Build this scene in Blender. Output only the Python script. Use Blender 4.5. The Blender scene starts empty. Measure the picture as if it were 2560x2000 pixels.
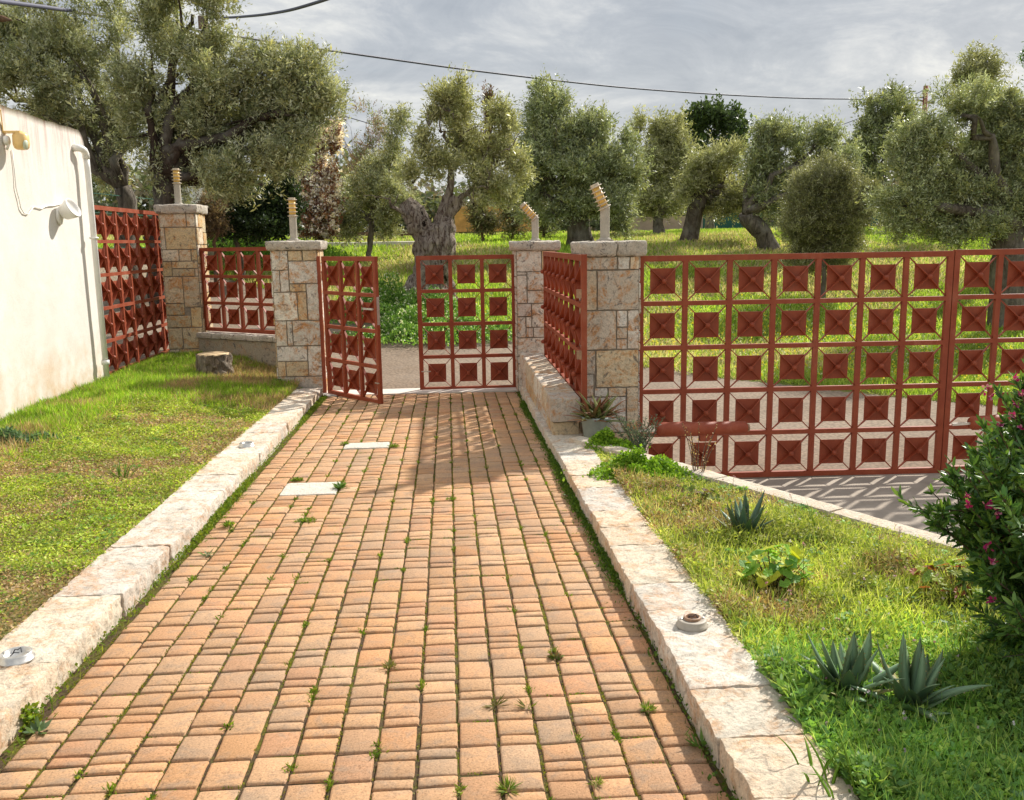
import bpy, math, random
import numpy as np
from math import sin, cos, atan, radians, pi, sqrt, atan2
from mathutils import Vector, Matrix
random.seed(7); rng = np.random.default_rng(7)
scene = bpy.context.scene
COL = scene.collection

# ------------------------------------------------------------------ camera (eye at z = 0, +Y runs along the brick path)
F, CX, CY = 2286.0, 1280.0, 1000.0
th, roll, yaw = atan((1000-604)/F), radians(.92), atan((1280-1126)/F)
fw = np.array([sin(yaw)*cos(th), cos(yaw)*cos(th), -sin(th)])
r0 = np.array([cos(yaw), -sin(yaw), 0.]); u0 = np.cross(r0, fw)
rt, upv = r0*cos(roll)-u0*sin(roll), u0*cos(roll)+r0*sin(roll)
def ray(px, py): return fw + rt*(px-CX)/F - upv*(py-CY)/F
def at(px, py, Y):                       # point of a measured direction at distance Y
    d = ray(px, py); return d*Y/d[1]
def D(px, py, Y): return at(px*1.17216, py*1.17216, Y)
def proj(P):
    z = P@fw; return CX+F*(P@rt)/z, CY-F*(P@upv)/z
cam = bpy.data.cameras.new('camera'); co = bpy.data.objects.new('camera', cam); COL.objects.link(co)
cam.sensor_width = 36; cam.lens = F/2560*36; cam.clip_start = .05; cam.clip_end = 3000
M3 = Matrix((rt, upv, -fw)).transposed(); co.matrix_world = M3.to_4x4(); scene.camera = co
scene.view_settings.view_transform = 'Standard'; scene.view_settings.look = 'None'
scene.view_settings.exposure = 0.58; scene.view_settings.gamma = 1

# ------------------------------------------------------------------ noise
def _h(i, j, k, s):
    n = (i.astype(np.int64)*73856093 ^ j.astype(np.int64)*19349663 ^ k.astype(np.int64)*83492791 ^ (s*2654435761)) & 0x7fffffff
    n = (n ^ (n >> 13))*1274126177 & 0x7fffffff
    return ((n ^ (n >> 16)) & 0xffff)/65535.
def vn(P, f=1., s=0):
    P = np.asarray(P, float)*f; i = np.floor(P).astype(int); t = P-i; t = t*t*(3-2*t)
    r = 0
    for a in (0, 1):
        for b in (0, 1):
            for c in (0, 1):
                w = (t[:, 0] if a else 1-t[:, 0])*(t[:, 1] if b else 1-t[:, 1])*(t[:, 2] if c else 1-t[:, 2])
                r = r+w*_h(i[:, 0]+a, i[:, 1]+b, i[:, 2]+c, s)
    return r
def fbm(P, f=1., s=0, o=3):
    r = 0; a = .5; n = 0
    for k in range(o): r = r+a*vn(P, f*2**k, s+k); n += a; a *= .5
    return r/n
def sm(a, b, x): t = np.clip((x-a)/(b-a), 0, 1); return t*t*(3-2*t)
def nrm(v): return v/np.maximum(np.linalg.norm(v, axis=-1, keepdims=True), 1e-9)

# ------------------------------------------------------------------ materials
def mat(name):
    m = bpy.data.materials.new(name); m.use_nodes = True; nt = m.node_tree; nt.nodes.clear()
    return m, nt, nt.nodes, nt.links
def N(nt, t, **k):
    n = nt.nodes.new(t)
    for a, b in k.items():
        if a in n.inputs: n.inputs[a].default_value = b
        else: setattr(n, a, b)
    return n
def ramp(nt, pts, fac):
    r = nt.nodes.new('ShaderNodeValToRGB'); e = r.color_ramp.elements
    while len(e) < len(pts): e.new(.5)
    for i, (p, c) in enumerate(pts): e[i].position = p; e[i].color = (c, c, c, 1) if np.isscalar(c) else (*c, 1)
    nt.links.new(fac, r.inputs[0]); return r.outputs[0]
def mix(nt, f, a, b, mode='MIX'):
    n = nt.nodes.new('ShaderNodeMix'); n.data_type = 'RGBA'; n.blend_type = mode
    for s, v in ((0, f), (6, a), (7, b)):
        if hasattr(v, 'is_linked'): nt.links.new(v, n.inputs[s])
        elif s == 0: n.inputs[0].default_value = v
        else: n.inputs[s].default_value = (*v, 1)
    return n.outputs[2]
def noise(nt, co, sc, det=5, rough=.6, dist=0, mp=None):
    if mp:
        m = N(nt, 'ShaderNodeMapping'); m.inputs['Scale'].default_value = mp; nt.links.new(co, m.inputs[0]); co = m.outputs[0]
    n = N(nt, 'ShaderNodeTexNoise', Scale=sc, Detail=det, Roughness=rough, Distortion=dist); nt.links.new(co, n.inputs['Vector']); return n.outputs['Fac']
def finish(m, nt, col, rough=.8, bumps=(), spec=.3, metal=0, dist=.01):
    b = N(nt, 'ShaderNodeBsdfPrincipled', Roughness=rough if np.isscalar(rough) else .6, Metallic=metal); b.inputs['Specular IOR Level'].default_value = spec
    if not np.isscalar(rough): nt.links.new(rough, b.inputs['Roughness'])
    if hasattr(col, 'is_linked'): nt.links.new(col, b.inputs['Base Color'])
    else: b.inputs['Base Color'].default_value = (*col, 1)
    prev = None
    for h, s, d in bumps:
        bp = N(nt, 'ShaderNodeBump', Strength=s, Distance=d); nt.links.new(h, bp.inputs['Height'])
        if prev: nt.links.new(prev, bp.inputs['Normal'])
        prev = bp.outputs[0]
    if prev: nt.links.new(prev, b.inputs['Normal'])
    o = N(nt, 'ShaderNodeOutputMaterial'); nt.links.new(b.outputs[0], o.inputs[0]); return m
def objco(nt, geo=True):
    if geo: return nt.nodes.new('ShaderNodeNewGeometry').outputs['Position']
    return nt.nodes.new('ShaderNodeTexCoord').outputs['Object']
def attr(nt): a = N(nt, 'ShaderNodeAttribute', attribute_name='Col'); return a.outputs['Color']

def m_stone(name, rust=.5, grey=.5, base=None, lich=.5):
    m, nt, n, l = mat(name); co = objco(nt)
    c = attr(nt) if base is None else base
    w = noise(nt, co, 5, 6, .65, 1.5); v = ramp(nt, [(.47, 0), (.6, 1)], w)
    wv = noise(nt, co, 11, 7, .7, 2.5); v = mix(nt, 1, v, ramp(nt, [(.42, .25), (.55, 1)], wv), 'MULTIPLY')
    c1 = mix(nt, mix(nt, rust, (0, 0, 0), v), c, (.56, .25, .07))
    g = noise(nt, co, 7.3, 7, .7, .6); gv = ramp(nt, [(.5, 0), (.68, 1)], g)
    c2 = mix(nt, mix(nt, grey, (0, 0, 0), gv), c1, (.38, .34, .275))
    bl = noise(nt, co, 13, 8, .75, 1.2); bv = ramp(nt, [(.55, 0), (.63, 1)], bl)
    c3 = mix(nt, mix(nt, lich, (0, 0, 0), bv), c2, (.1, .09, .09))
    f = noise(nt, co, 55, 6, .8); c4 = mix(nt, .95, c3, ramp(nt, [(.28, .42), (.47, .95), (.75, 1.25)], f), 'MULTIPLY')
    return finish(m, nt, c4, .9, [(noise(nt, co, 18, 6, .7), .8, .02), (f, .9, .009)], .12)
def m_leaf(name, trans=.35, rough=.5, spec=.3):
    m, nt, n, l = mat(name); c = attr(nt)
    b = N(nt, 'ShaderNodeBsdfPrincipled', Roughness=rough); b.inputs['Specular IOR Level'].default_value = spec; l.new(c, b.inputs['Base Color'])
    t = N(nt, 'ShaderNodeBsdfTranslucent'); l.new(mix(nt, 1, c, (1.12, 1.12, .62), 'MULTIPLY'), t.inputs['Color'])
    x = N(nt, 'ShaderNodeMixShader', Fac=trans); l.new(b.outputs[0], x.inputs[1]); l.new(t.outputs[0], x.inputs[2])
    o = N(nt, 'ShaderNodeOutputMaterial'); l.new(x.outputs[0], o.inputs[0]); return m
def m_simple(name, c, rough=.5, var=.15, sc=20, bump=.2, spec=.4, metal=0, geo=True, bd=.003):
    m, nt, n, l = mat(name); co = objco(nt, geo); f = noise(nt, co, sc, 6, .7)
    return finish(m, nt, mix(nt, 1, c, ramp(nt, [(.3, 1-var), (.7, 1+var)], f), 'MULTIPLY'), rough, [(f, bump, bd)], spec, metal)
def m_red():
    m, nt, n, l = mat('red_paint'); co = objco(nt); f = noise(nt, co, 9, 6, .7); g = noise(nt, co, 70, 5, .8)
    c = mix(nt, ramp(nt, [(.4, 0), (.75, 1)], f), (.255, .046, .017), (.33, .078, .032))
    c = mix(nt, ramp(nt, [(.60, 0), (.68, .8)], g), c, (.12, .045, .02)); c = mix(nt, ramp(nt, [(.55, 0), (.7, .45)], noise(nt, co, 4, 7, .75, .6, (1, 1, .35))), c, (.40, .16, .10))
    z = nt.nodes.new('ShaderNodeTexCoord').outputs['Object']
    return finish(m, nt, c, ramp(nt, [(.3, .42), (.7, .65)], f), [(g, .25, .002)], .35)
def m_bark(name, a, b, sc=1.):
    m, nt, n, l = mat(name); co = objco(nt)
    f = noise(nt, co, 9*sc, 8, .75, 1.0, (1, 1, .28)); g = noise(nt, co, 3*sc, 4)
    c = mix(nt, ramp(nt, [(.36, 0), (.64, 1)], f), a, b)
    c = mix(nt, ramp(nt, [(.45, 0), (.7, .5)], g), c, (.32, .3, .26))
    return finish(m, nt, c, .95, [(f, 1, .05)], .1)
def m_gnarl():
    m, nt, n, l = mat('gnarled_bark'); co = objco(nt)
    f = noise(nt, co, 7, 8, .7, 2.2, (1, 1, .3)); g = noise(nt, co, 3.2, 5, .6, 1.5); h = noise(nt, co, 26, 6, .7, .5, (1, 1, .3))
    c = mix(nt, ramp(nt, [(.40, 0), (.56, 1)], f), (.10, .06, .045), (.46, .38, .32))
    c = mix(nt, ramp(nt, [(.5, 0), (.66, .6)], h), c, (.58, .52, .46)); c = mix(nt, ramp(nt, [(.60, 0), (.66, 1)], g), c, (.025, .017, .014))
    return finish(m, nt, c, .95, [(f, 1, .12), (h, .6, .03)], .1)
def m_plaster():
    m, nt, n, l = mat('plaster'); co = objco(nt)
    s = nt.nodes.new('ShaderNodeSeparateXYZ'); l.new(co, s.inputs[0])
    f = noise(nt, co, 2.2, 6, .65, .4); g = noise(nt, co, 160, 3, .7); k = noise(nt, co, 5.5, 7, .75, .3, (1, 1.6, .16))
    c = mix(nt, ramp(nt, [(.35, 0), (.7, 1)], f), (.72, .67, .60), (.80, .77, .71))
    top = N(nt, 'ShaderNodeMapRange'); top.inputs['From Min'].default_value = .45; top.inputs['From Max'].default_value = 1.25; l.new(s.outputs['Z'], top.inputs['Value'])
    tm = mix(nt, 1, ramp(nt, [(.46, 0), (.66, 1)], k), top.outputs[0], 'MULTIPLY')
    c = mix(nt, mix(nt, .85, (0, 0, 0), tm), c, (.46, .29, .26))
    bot = N(nt, 'ShaderNodeMapRange'); bot.inputs['From Min'].default_value = -.75; bot.inputs['From Max'].default_value = -1.5; l.new(s.outputs['Z'], bot.inputs['Value'])
    bm = mix(nt, 1, ramp(nt, [(.42, 0), (.66, 1)], noise(nt, co, 3.1, 5, .6)), bot.outputs[0], 'MULTIPLY')
    c = mix(nt, mix(nt, .9, (0, 0, 0), bm), c, (.60, .37, .17))
    c = mix(nt, .8, c, ramp(nt, [(.3, .7), (.55, 1)], g), 'MULTIPLY'); c = mix(nt, ramp(nt, [(.6, 0), (.72, .35)], noise(nt, co, 26, 6, .75)), c, (.52, .46, .4))
    v = N(nt, 'ShaderNodeTexVoronoi', Scale=9., feature='DISTANCE_TO_EDGE'); 
    nn = N(nt, 'ShaderNodeTexNoise', Scale=4., Detail=4.); l.new(co, nn.inputs['Vector'])
    l.new(mix(nt, .12, co, nn.outputs['Color'], 'ADD'), v.inputs['Vector'])
    c = mix(nt, mix(nt, .25, (0, 0, 0), ramp(nt, [(0, 1), (.008, 0)], v.outputs['Distance'])), c, (.45, .38, .3))
    return finish(m, nt, c, .9, [(g, .35, .003), (f, .3, .02)], .15)
def m_paver():
    m, nt, n, l = mat('paver'); co = objco(nt); c = attr(nt)
    f = noise(nt, co, 130, 6, .8); g = noise(nt, co, 11, 6, .7, .6); h = noise(nt, co, 1.3, 4)
    c = mix(nt, ramp(nt, [(.48, 0), (.64, .6)], g), c, (.33, .24, .17))
    c = mix(nt, ramp(nt, [(.62, 0), (.75, .55)], noise(nt, co, 17, 5, .7)), c, (.52, .30, .13))
    c = mix(nt, ramp(nt, [(.25, .5), (.6, 0)], h), c, (.36, .27, .19))
    c = mix(nt, .9, c, ramp(nt, [(.32, .25), (.45, .88), (.58, 1.08), (.75, 1.6)], f), 'MULTIPLY')
    return finish(m, nt, c, .92, [(f, .8, .005), (g, .35, .006)], .12)
def m_joint():
    m, nt, n, l = mat('joint_sand'); co = objco(nt); f = noise(nt, co, 9, 6, .75); g = noise(nt, co, 90, 5, .8)
    c = mix(nt, ramp(nt, [(.45, 0), (.6, 1)], f), (.10, .07, .045), (.13, .13, .025))
    c = mix(nt, .8, c, ramp(nt, [(.3, .4), (.7, 1.5)], g), 'MULTIPLY')
    return finish(m, nt, c, 1, [(g, .8, .01)], .05)
def m_ground(name, cols, sc=.35, fine=60):
    m, nt, n, l = mat(name); co = objco(nt); f = noise(nt, co, sc, 7, .7); g = noise(nt, co, fine, 6, .8)
    c = ramp(nt, cols, f); c = mix(nt, .8, c, ramp(nt, [(.3, .45), (.7, 1.4)], g), 'MULTIPLY')
    return finish(m, nt, c, 1, [(g, .6, .02)], .05)
def m_concrete():
    m, nt, n, l = mat('aggregate'); co = objco(nt); f = noise(nt, co, .7, 5, .6); v = N(nt, 'ShaderNodeTexVoronoi', Scale=24.); l.new(co, v.inputs['Vector'])
    g = noise(nt, co, 120, 4, .8); st = noise(nt, co, 1.6, 6, .7, .5)
    c = mix(nt, ramp(nt, [(.35, 0), (.65, 1)], f), (.25, .185, .13), (.31, .24, .175))
    c = mix(nt, .8, c, ramp(nt, [(0, 1.35), (.3, 1.05), (.7, .62)], v.outputs['Distance']), 'MULTIPLY')
    c = mix(nt, ramp(nt, [(.5, 0), (.72, .55)], st), c, (.25, .21, .17))
    c = mix(nt, .6, c, ramp(nt, [(.3, .6), (.7, 1.2)], g), 'MULTIPLY')
    return finish(m, nt, c, .92, [(v.outputs['Distance'], .5, .01), (g, .4, .004)], .15)
RED = m_red(); STONE = m_stone('limestone', .9, .5, None, .75); SLAB = m_stone('kerb_stone', .55, .6, None, .32); CAPM = m_stone('weathered_capstone', .12, .85, (.56, .50, .42), 1.0)
CONW = m_stone('stained_concrete', .3, .7, (.42, .36, .27), .8); WHITEW = m_stone('white_border_stone', .25, .15, (.66, .58, .46), .08)
MORT = m_simple('mortar', (.27, .23, .18), .95, .3, 30, .6, .1); MORTD = m_simple('kerb_mortar', (.27, .19, .12), .95, .4, 30, .6, .1)
PLA = m_plaster(); PAV = m_paver(); JNT = m_joint(); AGG = m_concrete()
SOIL = m_ground('soil', [(.35, (.16, .12, .06)), (.5, (.22, .17, .07)), (.65, (.15, .17, .05))], 2.2, 50)
FIELD = m_ground('meadow_soil', [(.3, (.10, .15, .035)), (.48, (.17, .2, .05)), (.62, (.26, .23, .09)), (.75, (.14, .18, .04))], .28, 25)
LEAF = m_leaf('olive_leaf', .3, .45, .35); GRASS = m_leaf('grass_leaf', .42, .55, .25); SUCC = m_leaf('succulent_leaf', .08, .45, .4)
BARK = m_bark('bark', (.05, .04, .032), (.24, .20, .16)); BARKG = m_gnarl(); BARKB = m_bark('brown_bark', (.09, .05, .03), (.25, .15, .1), 1)
POLE = m_simple('lamp_post_grey', (.42, .37, .30), .6, .15, 15, .2); YEL = m_simple('yellowed_plastic', (.86, .54, .14), .45, .12, 12, .1); RINGM = m_simple('aged_cream_plastic', (.58, .48, .36), .5, .2, 20)
WHP = m_simple('white_plastic', (.84, .82, .78), .4, .06, 8, .05); YELP = m_simple('yellow_plastic', (.80, .55, .22), .35, .12, 9, .05); METAL = m_simple('bare_metal', (.6, .58, .54), .35, .2, 30, .1, .5, .8)
DARK = m_simple('dark_rubber', (.03, .03, .035), .6, .2, 20); RUST = m_simple('copper_rim', (.34, .2, .12), .5, .4, 40); POT = m_simple('grey_glazed_pot', (.33, .37, .33), .4, .15, 15); STN = m_stone('cover_stone', .05, .2, (.68, .63, .54), .15)
WIRE = m_simple('cable_black', (.07, .07, .11), .6, .1, 5); FGREEN = m_simple('green_wire', (.02, .09, .06), .6, .2, 8); NETG = m_simple('green_net', (.03, .11, .09), .8, .3, 12)
WOOD = m_simple('pale_cut_wood', (.62, .46, .27), .85, .3, 26, .4, .1); WALLP = m_simple('pale_pink_wall', (.42, .31, .25), .95, .25, 1.2); ORG = m_simple('orange_earth', (.62, .33, .10), 1, .35, 1.5)
PATHW = m_simple('white_concrete', (.66, .60, .53), .9, .2, 2.5); LENS = m_simple('frosted_lens', (.55, .6, .45), .15, .1, 10, 0, .6); FLW = m_simple('petal_purple', (.42, .05, .16), .6, .35, 30)
BLUE = m_simple('blue_paint', (.03, .2, .38), .5, .1, 5); PINKB = m_simple('pink_brown', (.35, .18, .13), .9, .3, 10)

# ------------------------------------------------------------------ object helpers
def tag(o, label=None, cat=None, group=None, kind=None):
    if label: o['label'] = label
    if cat: o['category'] = cat
    if group: o['group'] = group
    if kind: o['kind'] = kind
    return o
def link(o, parent=None):
    COL.objects.link(o)
    if parent: o.parent = parent
    return o
def empty(name, loc=(0, 0, 0), rz=0, label=None, cat=None, group=None):
    o = bpy.data.objects.new(name, None); o.empty_display_size = .1; o.location = loc; o.rotation_euler = (0, 0, rz); link(o); return tag(o, label, cat, group)
def npmesh(name, V, Fa, m, parent=None, cols=None, smooth=False, off=None):
    V = np.asarray(V, np.float32).reshape(-1, 3)
    if off is not None: V = V-np.asarray(off, np.float32)
    Fa = [np.asarray(f, np.int32) for f in (Fa if isinstance(Fa, list) else [Fa]) if len(f)]
    me = bpy.data.meshes.new(name); me.vertices.add(len(V)); me.vertices.foreach_set('co', V.ravel())
    idx = np.concatenate([f.ravel() for f in Fa]); tot = np.concatenate([np.full(len(f), f.shape[1], np.int32) for f in Fa])
    me.loops.add(len(idx)); me.loops.foreach_set('vertex_index', idx); me.polygons.add(len(tot))
    me.polygons.foreach_set('loop_start', np.concatenate([[0], np.cumsum(tot)[:-1]]).astype(np.int32)); me.polygons.foreach_set('loop_total', tot)
    me.polygons.foreach_set('use_smooth', np.full(len(tot), smooth)); me.update(calc_edges=True)
    if cols is not None:
        a = me.color_attributes.new('Col', 'FLOAT_COLOR', 'POINT'); c = np.ones((len(V), 4), np.float32); c[:, :3] = cols; a.data.foreach_set('color', c.ravel())
    me.materials.append(m); o = bpy.data.objects.new(name, me); link(o, parent)
    return o
class MB:
    def __init__(s): s.v = []; s.f = {}; s.c = []; s.n = 0
    def add(s, V, Fa, col=(.5, .5, .5)):
        V = np.asarray(V, float); Fa = np.asarray(Fa, int)
        s.f.setdefault(Fa.shape[1], []).append(Fa+s.n); s.v.append(V); c = np.empty((len(V), 3)); c[:] = col; s.c.append(c); s.n += len(V); return s
    def box(s, x0, x1, y0, y1, z0, z1, col=(.5, .5, .5)):
        V = [(x, y, z) for z in (z0, z1) for y in (y0, y1) for x in (x0, x1)]
        return s.add(V, [(0, 2, 3, 1), (4, 5, 7, 6), (0, 1, 5, 4), (2, 6, 7, 3), (0, 4, 6, 2), (1, 3, 7, 5)], col)
    def bar(s, a, b, w, h, up=(0, 0, 1), col=(.5, .5, .5)):
        a, b = np.array(a, float), np.array(b, float); d = nrm(b-a); x = nrm(np.cross(d, up)); y = np.cross(x, d)
        V = [p+x*w/2*i+y*h/2*j for p in (a, b) for j in (-1, 1) for i in (-1, 1)]
        return s.add(V, [(0, 2, 3, 1), (4, 5, 7, 6), (0, 1, 5, 4), (2, 6, 7, 3), (0, 4, 6, 2), (1, 3, 7, 5)], col)
    def tube(s, P, R, n=8, disp=0, df=3, col=(.5, .5, .5), cap=True, ridge=0):
        P = np.asarray(P, float); k = len(P); R = np.broadcast_to(np.asarray(R, float), (k,))
        if ridge:
            m = 60; t = np.linspace(0, k-1, m); P = np.stack([np.interp(t, range(k), P[:, i]) for i in range(3)], -1); R = np.interp(t, range(k), R); k = m
            for _ in range(8): P[1:-1] = (P[:-2]+2*P[1:-1]+P[2:])/4; R[1:-1] = (R[:-2]+2*R[1:-1]+R[2:])/4
        T = nrm(np.gradient(P, axis=0)); a = np.array([0, 0, 1.]) if abs(T[0, 2]) < .9 else np.array([1., 0, 0]); V = []
        for i in range(k):
            x = nrm(np.cross(T[i], a)); a2 = np.cross(x, T[i]); a = a2
            ang = np.arange(n)*2*pi/n; rr = R[i]*(1+ridge*np.sin(ang*5+i*.10)*.8+ridge*.8*np.abs(np.sin(ang*8-i*.07+np.sin(i*.2))))
            V.append(P[i]+(np.cos(ang)*rr)[:, None]*x+(np.sin(ang)*rr)[:, None]*a2)
        V = np.concatenate(V)
        if disp: 
            cen = np.repeat(P, n, 0); V = cen+(V-cen)*(1+disp*(fbm(V, df, 5, 5 if ridge else 3)*2-1)*(1.6 if ridge else 1))[:, None]
        i = np.arange(k-1)[:, None]*n; j = np.arange(n)[None]; j2 = (j+1) % n
        s.add(V, np.stack([i+j, i+j2, i+n+j2, i+n+j], -1).reshape(-1, 4), col)
        if cap:
            b = s.n-len(V)
            for r, q in ((0, 0), (k-1, 1)):
                s.v.append(P[r:r+1]); s.c.append(np.array([col], float)); c = s.n; s.n += 1; o = b+r*n
                s.f.setdefault(3, []).append(np.array([(o+t, c, o+(t+1) % n) if q == 0 else (o+t, o+(t+1) % n, c) for t in range(n)]))
        return s
    def lathe(s, prof, n=24, cen=(0, 0, 0), R=None, col=(.5, .5, .5)):
        ang = np.arange(n)*2*pi/n; V = np.concatenate([np.stack([np.cos(ang)*r, np.sin(ang)*r, np.full(n, z)], -1) for r, z in prof])
        if R is not None: V = V@np.asarray(R).T
        V = V+np.asarray(cen); k = len(prof); i = np.arange(k-1)[:, None]*n; j = np.arange(n)[None]; j2 = (j+1) % n
        return s.add(V, np.stack([i+j, i+j2, i+n+j2, i+n+j], -1).reshape(-1, 4), col)
    def build(s, name, m, parent=None, smooth=False, off=None):
        return npmesh(name, np.concatenate(s.v), [np.concatenate(q) for q in s.f.values()], m, parent, np.concatenate(s.c), smooth, off)
def rock(mb, x0, x1, y0, y1, z0, z1, amp=.006, res=.03, fr=14, rnd=.012, col=(.6, .5, .4), seed=0, R=None):
    """stone block: gridded box, rounded arrises and rough faces"""
    dims = np.array([x1-x0, y1-y0, z1-z0]); n = np.clip(np.ceil(dims/res).astype(int), 1, 60); c = np.array([x0+x1, y0+y1, z0+z1])/2
    for ax in range(3):
        a, b = [q for q in range(3) if q != ax]
        A, B = np.meshgrid(np.linspace(-1, 1, n[a]+1), np.linspace(-1, 1, n[b]+1), indexing='ij')
        for sg in (-1, 1):
            V = np.zeros((A.size, 3)); V[:, a] = A.ravel(); V[:, b] = B.ravel(); V[:, ax] = sg
            h = dims/2; P = V*h; lim = np.maximum(h-rnd, h*.4); Q = np.clip(P, -lim, lim); d = P-Q; L = np.linalg.norm(d, axis=1)
            P = np.where(L[:, None] > 1e-9, Q+d/np.maximum(L, 1e-9)[:, None]*np.minimum(L, rnd)[:, None], P)
            W = P+c; nn = np.stack([fbm(W+seed, fr, 1), fbm(W+seed, fr, 11), fbm(W+seed, fr, 21)], -1)-.5
            W = W+nn*amp*2*np.where(dims > .02, 1, .3)
            if R is not None: W = R(W)
            nb = n[b]+1; i, j = np.meshgrid(np.arange(n[a]), np.arange(n[b]), indexing='ij'); q = (i*nb+j).ravel()
            f = np.stack([q, q+nb, q+nb+1, q+1], -1); flip = (sg < 0) ^ (ax == 1)
            mb.add(W, f[:, ::-1] if flip else f, col)
def leaves(P, Dr, Nn, L, W, col, tipbend=None, mid=.45):
    """diamond leaves: base P, direction Dr, normal Nn"""
    Dr = nrm(Dr); S = nrm(np.cross(Dr, Nn)); L = np.asarray(L).reshape(-1, 1); W = np.asarray(W).reshape(-1, 1)
    m = P+Dr*L*mid; t = P+Dr*L
    if tipbend is not None: t = t+tipbend
    V = np.stack([P, m-S*W/2, t, m+S*W/2], 1).reshape(-1, 3)
    return V, np.arange(len(V)).reshape(-1, 4), np.repeat(col, 4, 0)
def rnd3(n): return nrm(rng.normal(size=(n, 3)))
def merge(parts):
    V = []; Fq = []; C = []; n = 0
    for v, f, c in parts: V.append(v); Fq.append(f+n); C.append(c); n += len(v)
    return np.concatenate(V), np.concatenate(Fq), np.concatenate(C)

# ------------------------------------------------------------------ sky and sun
SUND = nrm(np.array([.88, .94, 1.0])); elev = math.asin(SUND[2]); az = atan2(SUND[0], SUND[1])
w = bpy.data.worlds.new('World'); scene.world = w; w.use_nodes = True; nt = w.node_tree; nt.nodes.clear(); l = nt.links
sky = nt.nodes.new('ShaderNodeTexSky'); sky.sky_type = 'NISHITA'; sky.sun_disc = False; sky.sun_elevation = elev; sky.sun_rotation = az; sky.air_density = 1.2; sky.dust_density = 2
tc = nt.nodes.new('ShaderNodeTexCoord').outputs['Generated']; sp = nt.nodes.new('ShaderNodeSeparateXYZ'); l.new(tc, sp.inputs[0])
def mth(op, a, b):
    n = nt.nodes.new('ShaderNodeMath'); n.operation = op
    for i, q in enumerate((a, b)):
        if hasattr(q, 'is_linked'): l.new(q, n.inputs[i])
        else: n.inputs[i].default_value = q
    return n.outputs[0]
zz = mth('ADD', mth('MAXIMUM', sp.outputs[2], 0), .28); cb = nt.nodes.new('ShaderNodeCombineXYZ')
l.new(mth('DIVIDE', sp.outputs[0], zz), cb.inputs[0]); l.new(mth('DIVIDE', sp.outputs[1], zz), cb.inputs[1])
c1 = noise(nt, cb.outputs[0], .95, 8, .62, .5, (1, 1.15, 1)); c2 = noise(nt, cb.outputs[0], 3.0, 7, .66, .8)
cm = mix(nt, .38, c1, c2)
cl = ramp(nt, [(.40, (.27, .305, .36)), (.48, (.38, .41, .455)), (.54, (.54, .555, .57)), (.61, (.80, .79, .74))], cm)
hor = ramp(nt, [(0, 1), (.32, 0)], sp.outputs[2]); cl = mix(nt, mix(nt, .42, (0, 0, 0), hor), cl, (.70, .70, .67)); cl = mix(nt, ramp(nt, [(.27, 0), (.6, 1)], sp.outputs[2]), cl, mix(nt, 1, cl, (1.45, 1.43, 1.4), 'MULTIPLY'))  # paler towards the horizon; clouds above the view brightened to add soft fill light
bs = N(nt, 'ShaderNodeBackground', Strength=.11); l.new(sky.outputs[0], bs.inputs[0])
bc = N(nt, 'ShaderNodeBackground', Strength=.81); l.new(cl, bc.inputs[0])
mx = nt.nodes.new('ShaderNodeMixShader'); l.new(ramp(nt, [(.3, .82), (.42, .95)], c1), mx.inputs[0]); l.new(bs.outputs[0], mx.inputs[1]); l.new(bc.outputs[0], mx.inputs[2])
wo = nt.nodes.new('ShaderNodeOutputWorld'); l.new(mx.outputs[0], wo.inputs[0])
sl = bpy.data.lights.new('sun', 'SUN'); sl.energy = 4.4; sl.angle = radians(1.4); sl.color = (1, .955, .88)
so = bpy.data.objects.new('sun', sl); link(so); so.rotation_euler = Vector(-SUND).to_track_quat('-Z', 'Y').to_euler()

# ------------------------------------------------------------------ terrain functions
HC, SP = 1.5524, .0172
def path_z(y): return -HC-SP*y
def gz(x, y):
    x = np.asarray(x, float); y = np.asarray(y, float)
    base = np.interp(y, [0, 6, 11, 14, 18, 22, 25, 28, 32, 40, 60, 120, 600], [-1.72, -1.72, -1.75, -1.73, -1.46, -.92, -.45, -.08, .1, .22, .3, .3, .3])
    base = base+(-.42*sm(.6, 2.4, x)+.3*sm(-2.2, -5, x))*(1-sm(13, 25, y))+.45*sm(-3, -7, x)*sm(15, 22, y)*(1-sm(24, 38, y))
    P = np.stack([x.ravel(), y.ravel(), 0*x.ravel()], -1)
    return base+((vn(P, .35, 3)-.5)*.16).reshape(x.shape)*sm(13, 20, y)
def gz1(x, y): return float(gz(np.array([x]), np.array([y]))[0])
def hit(px, py, lift=0):                     # where a measured direction meets the terrain
    d = ray(px, py); d = d/d[1]; ys = np.geomspace(9, 90, 900); z = gz(d[0]*ys, ys)+lift; k = np.argmax(d[2]*ys < z)
    return d*ys[k if k else -1]
def lawn_z(x, y): t = sm(0, 1.3, -1.8-x); return (path_z(y)+.075)*(1-t)+(-1.515)*t
def bed_z(x, y): return path_z(y)+.075-.01*(x-1.07)
def grid(name, xs, ys, zf, m, kind='structure', keep=None, parent=None):
    X, Y = np.meshgrid(xs, ys, indexing='ij'); V = np.stack([X.ravel(), Y.ravel(), zf(X, Y).ravel()], -1); n = len(ys)
    i, j = np.meshgrid(np.arange(len(xs)-1), np.arange(n-1), indexing='ij'); q = (i*n+j).ravel(); f = np.stack([q, q+n, q+n+1, q+1], -1)
    if keep is not None: c = V[f].mean(1); f = f[keep(c[:, 0], c[:, 1])]
    o = npmesh(name, V, f, m, parent, None, True); 
    if kind: o['kind'] = kind
    return o
def inside(x, y):                            # what the property's own surfaces cover
    return (x > -3.86) & (x < 1.6) & (y < 10.7)
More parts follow.
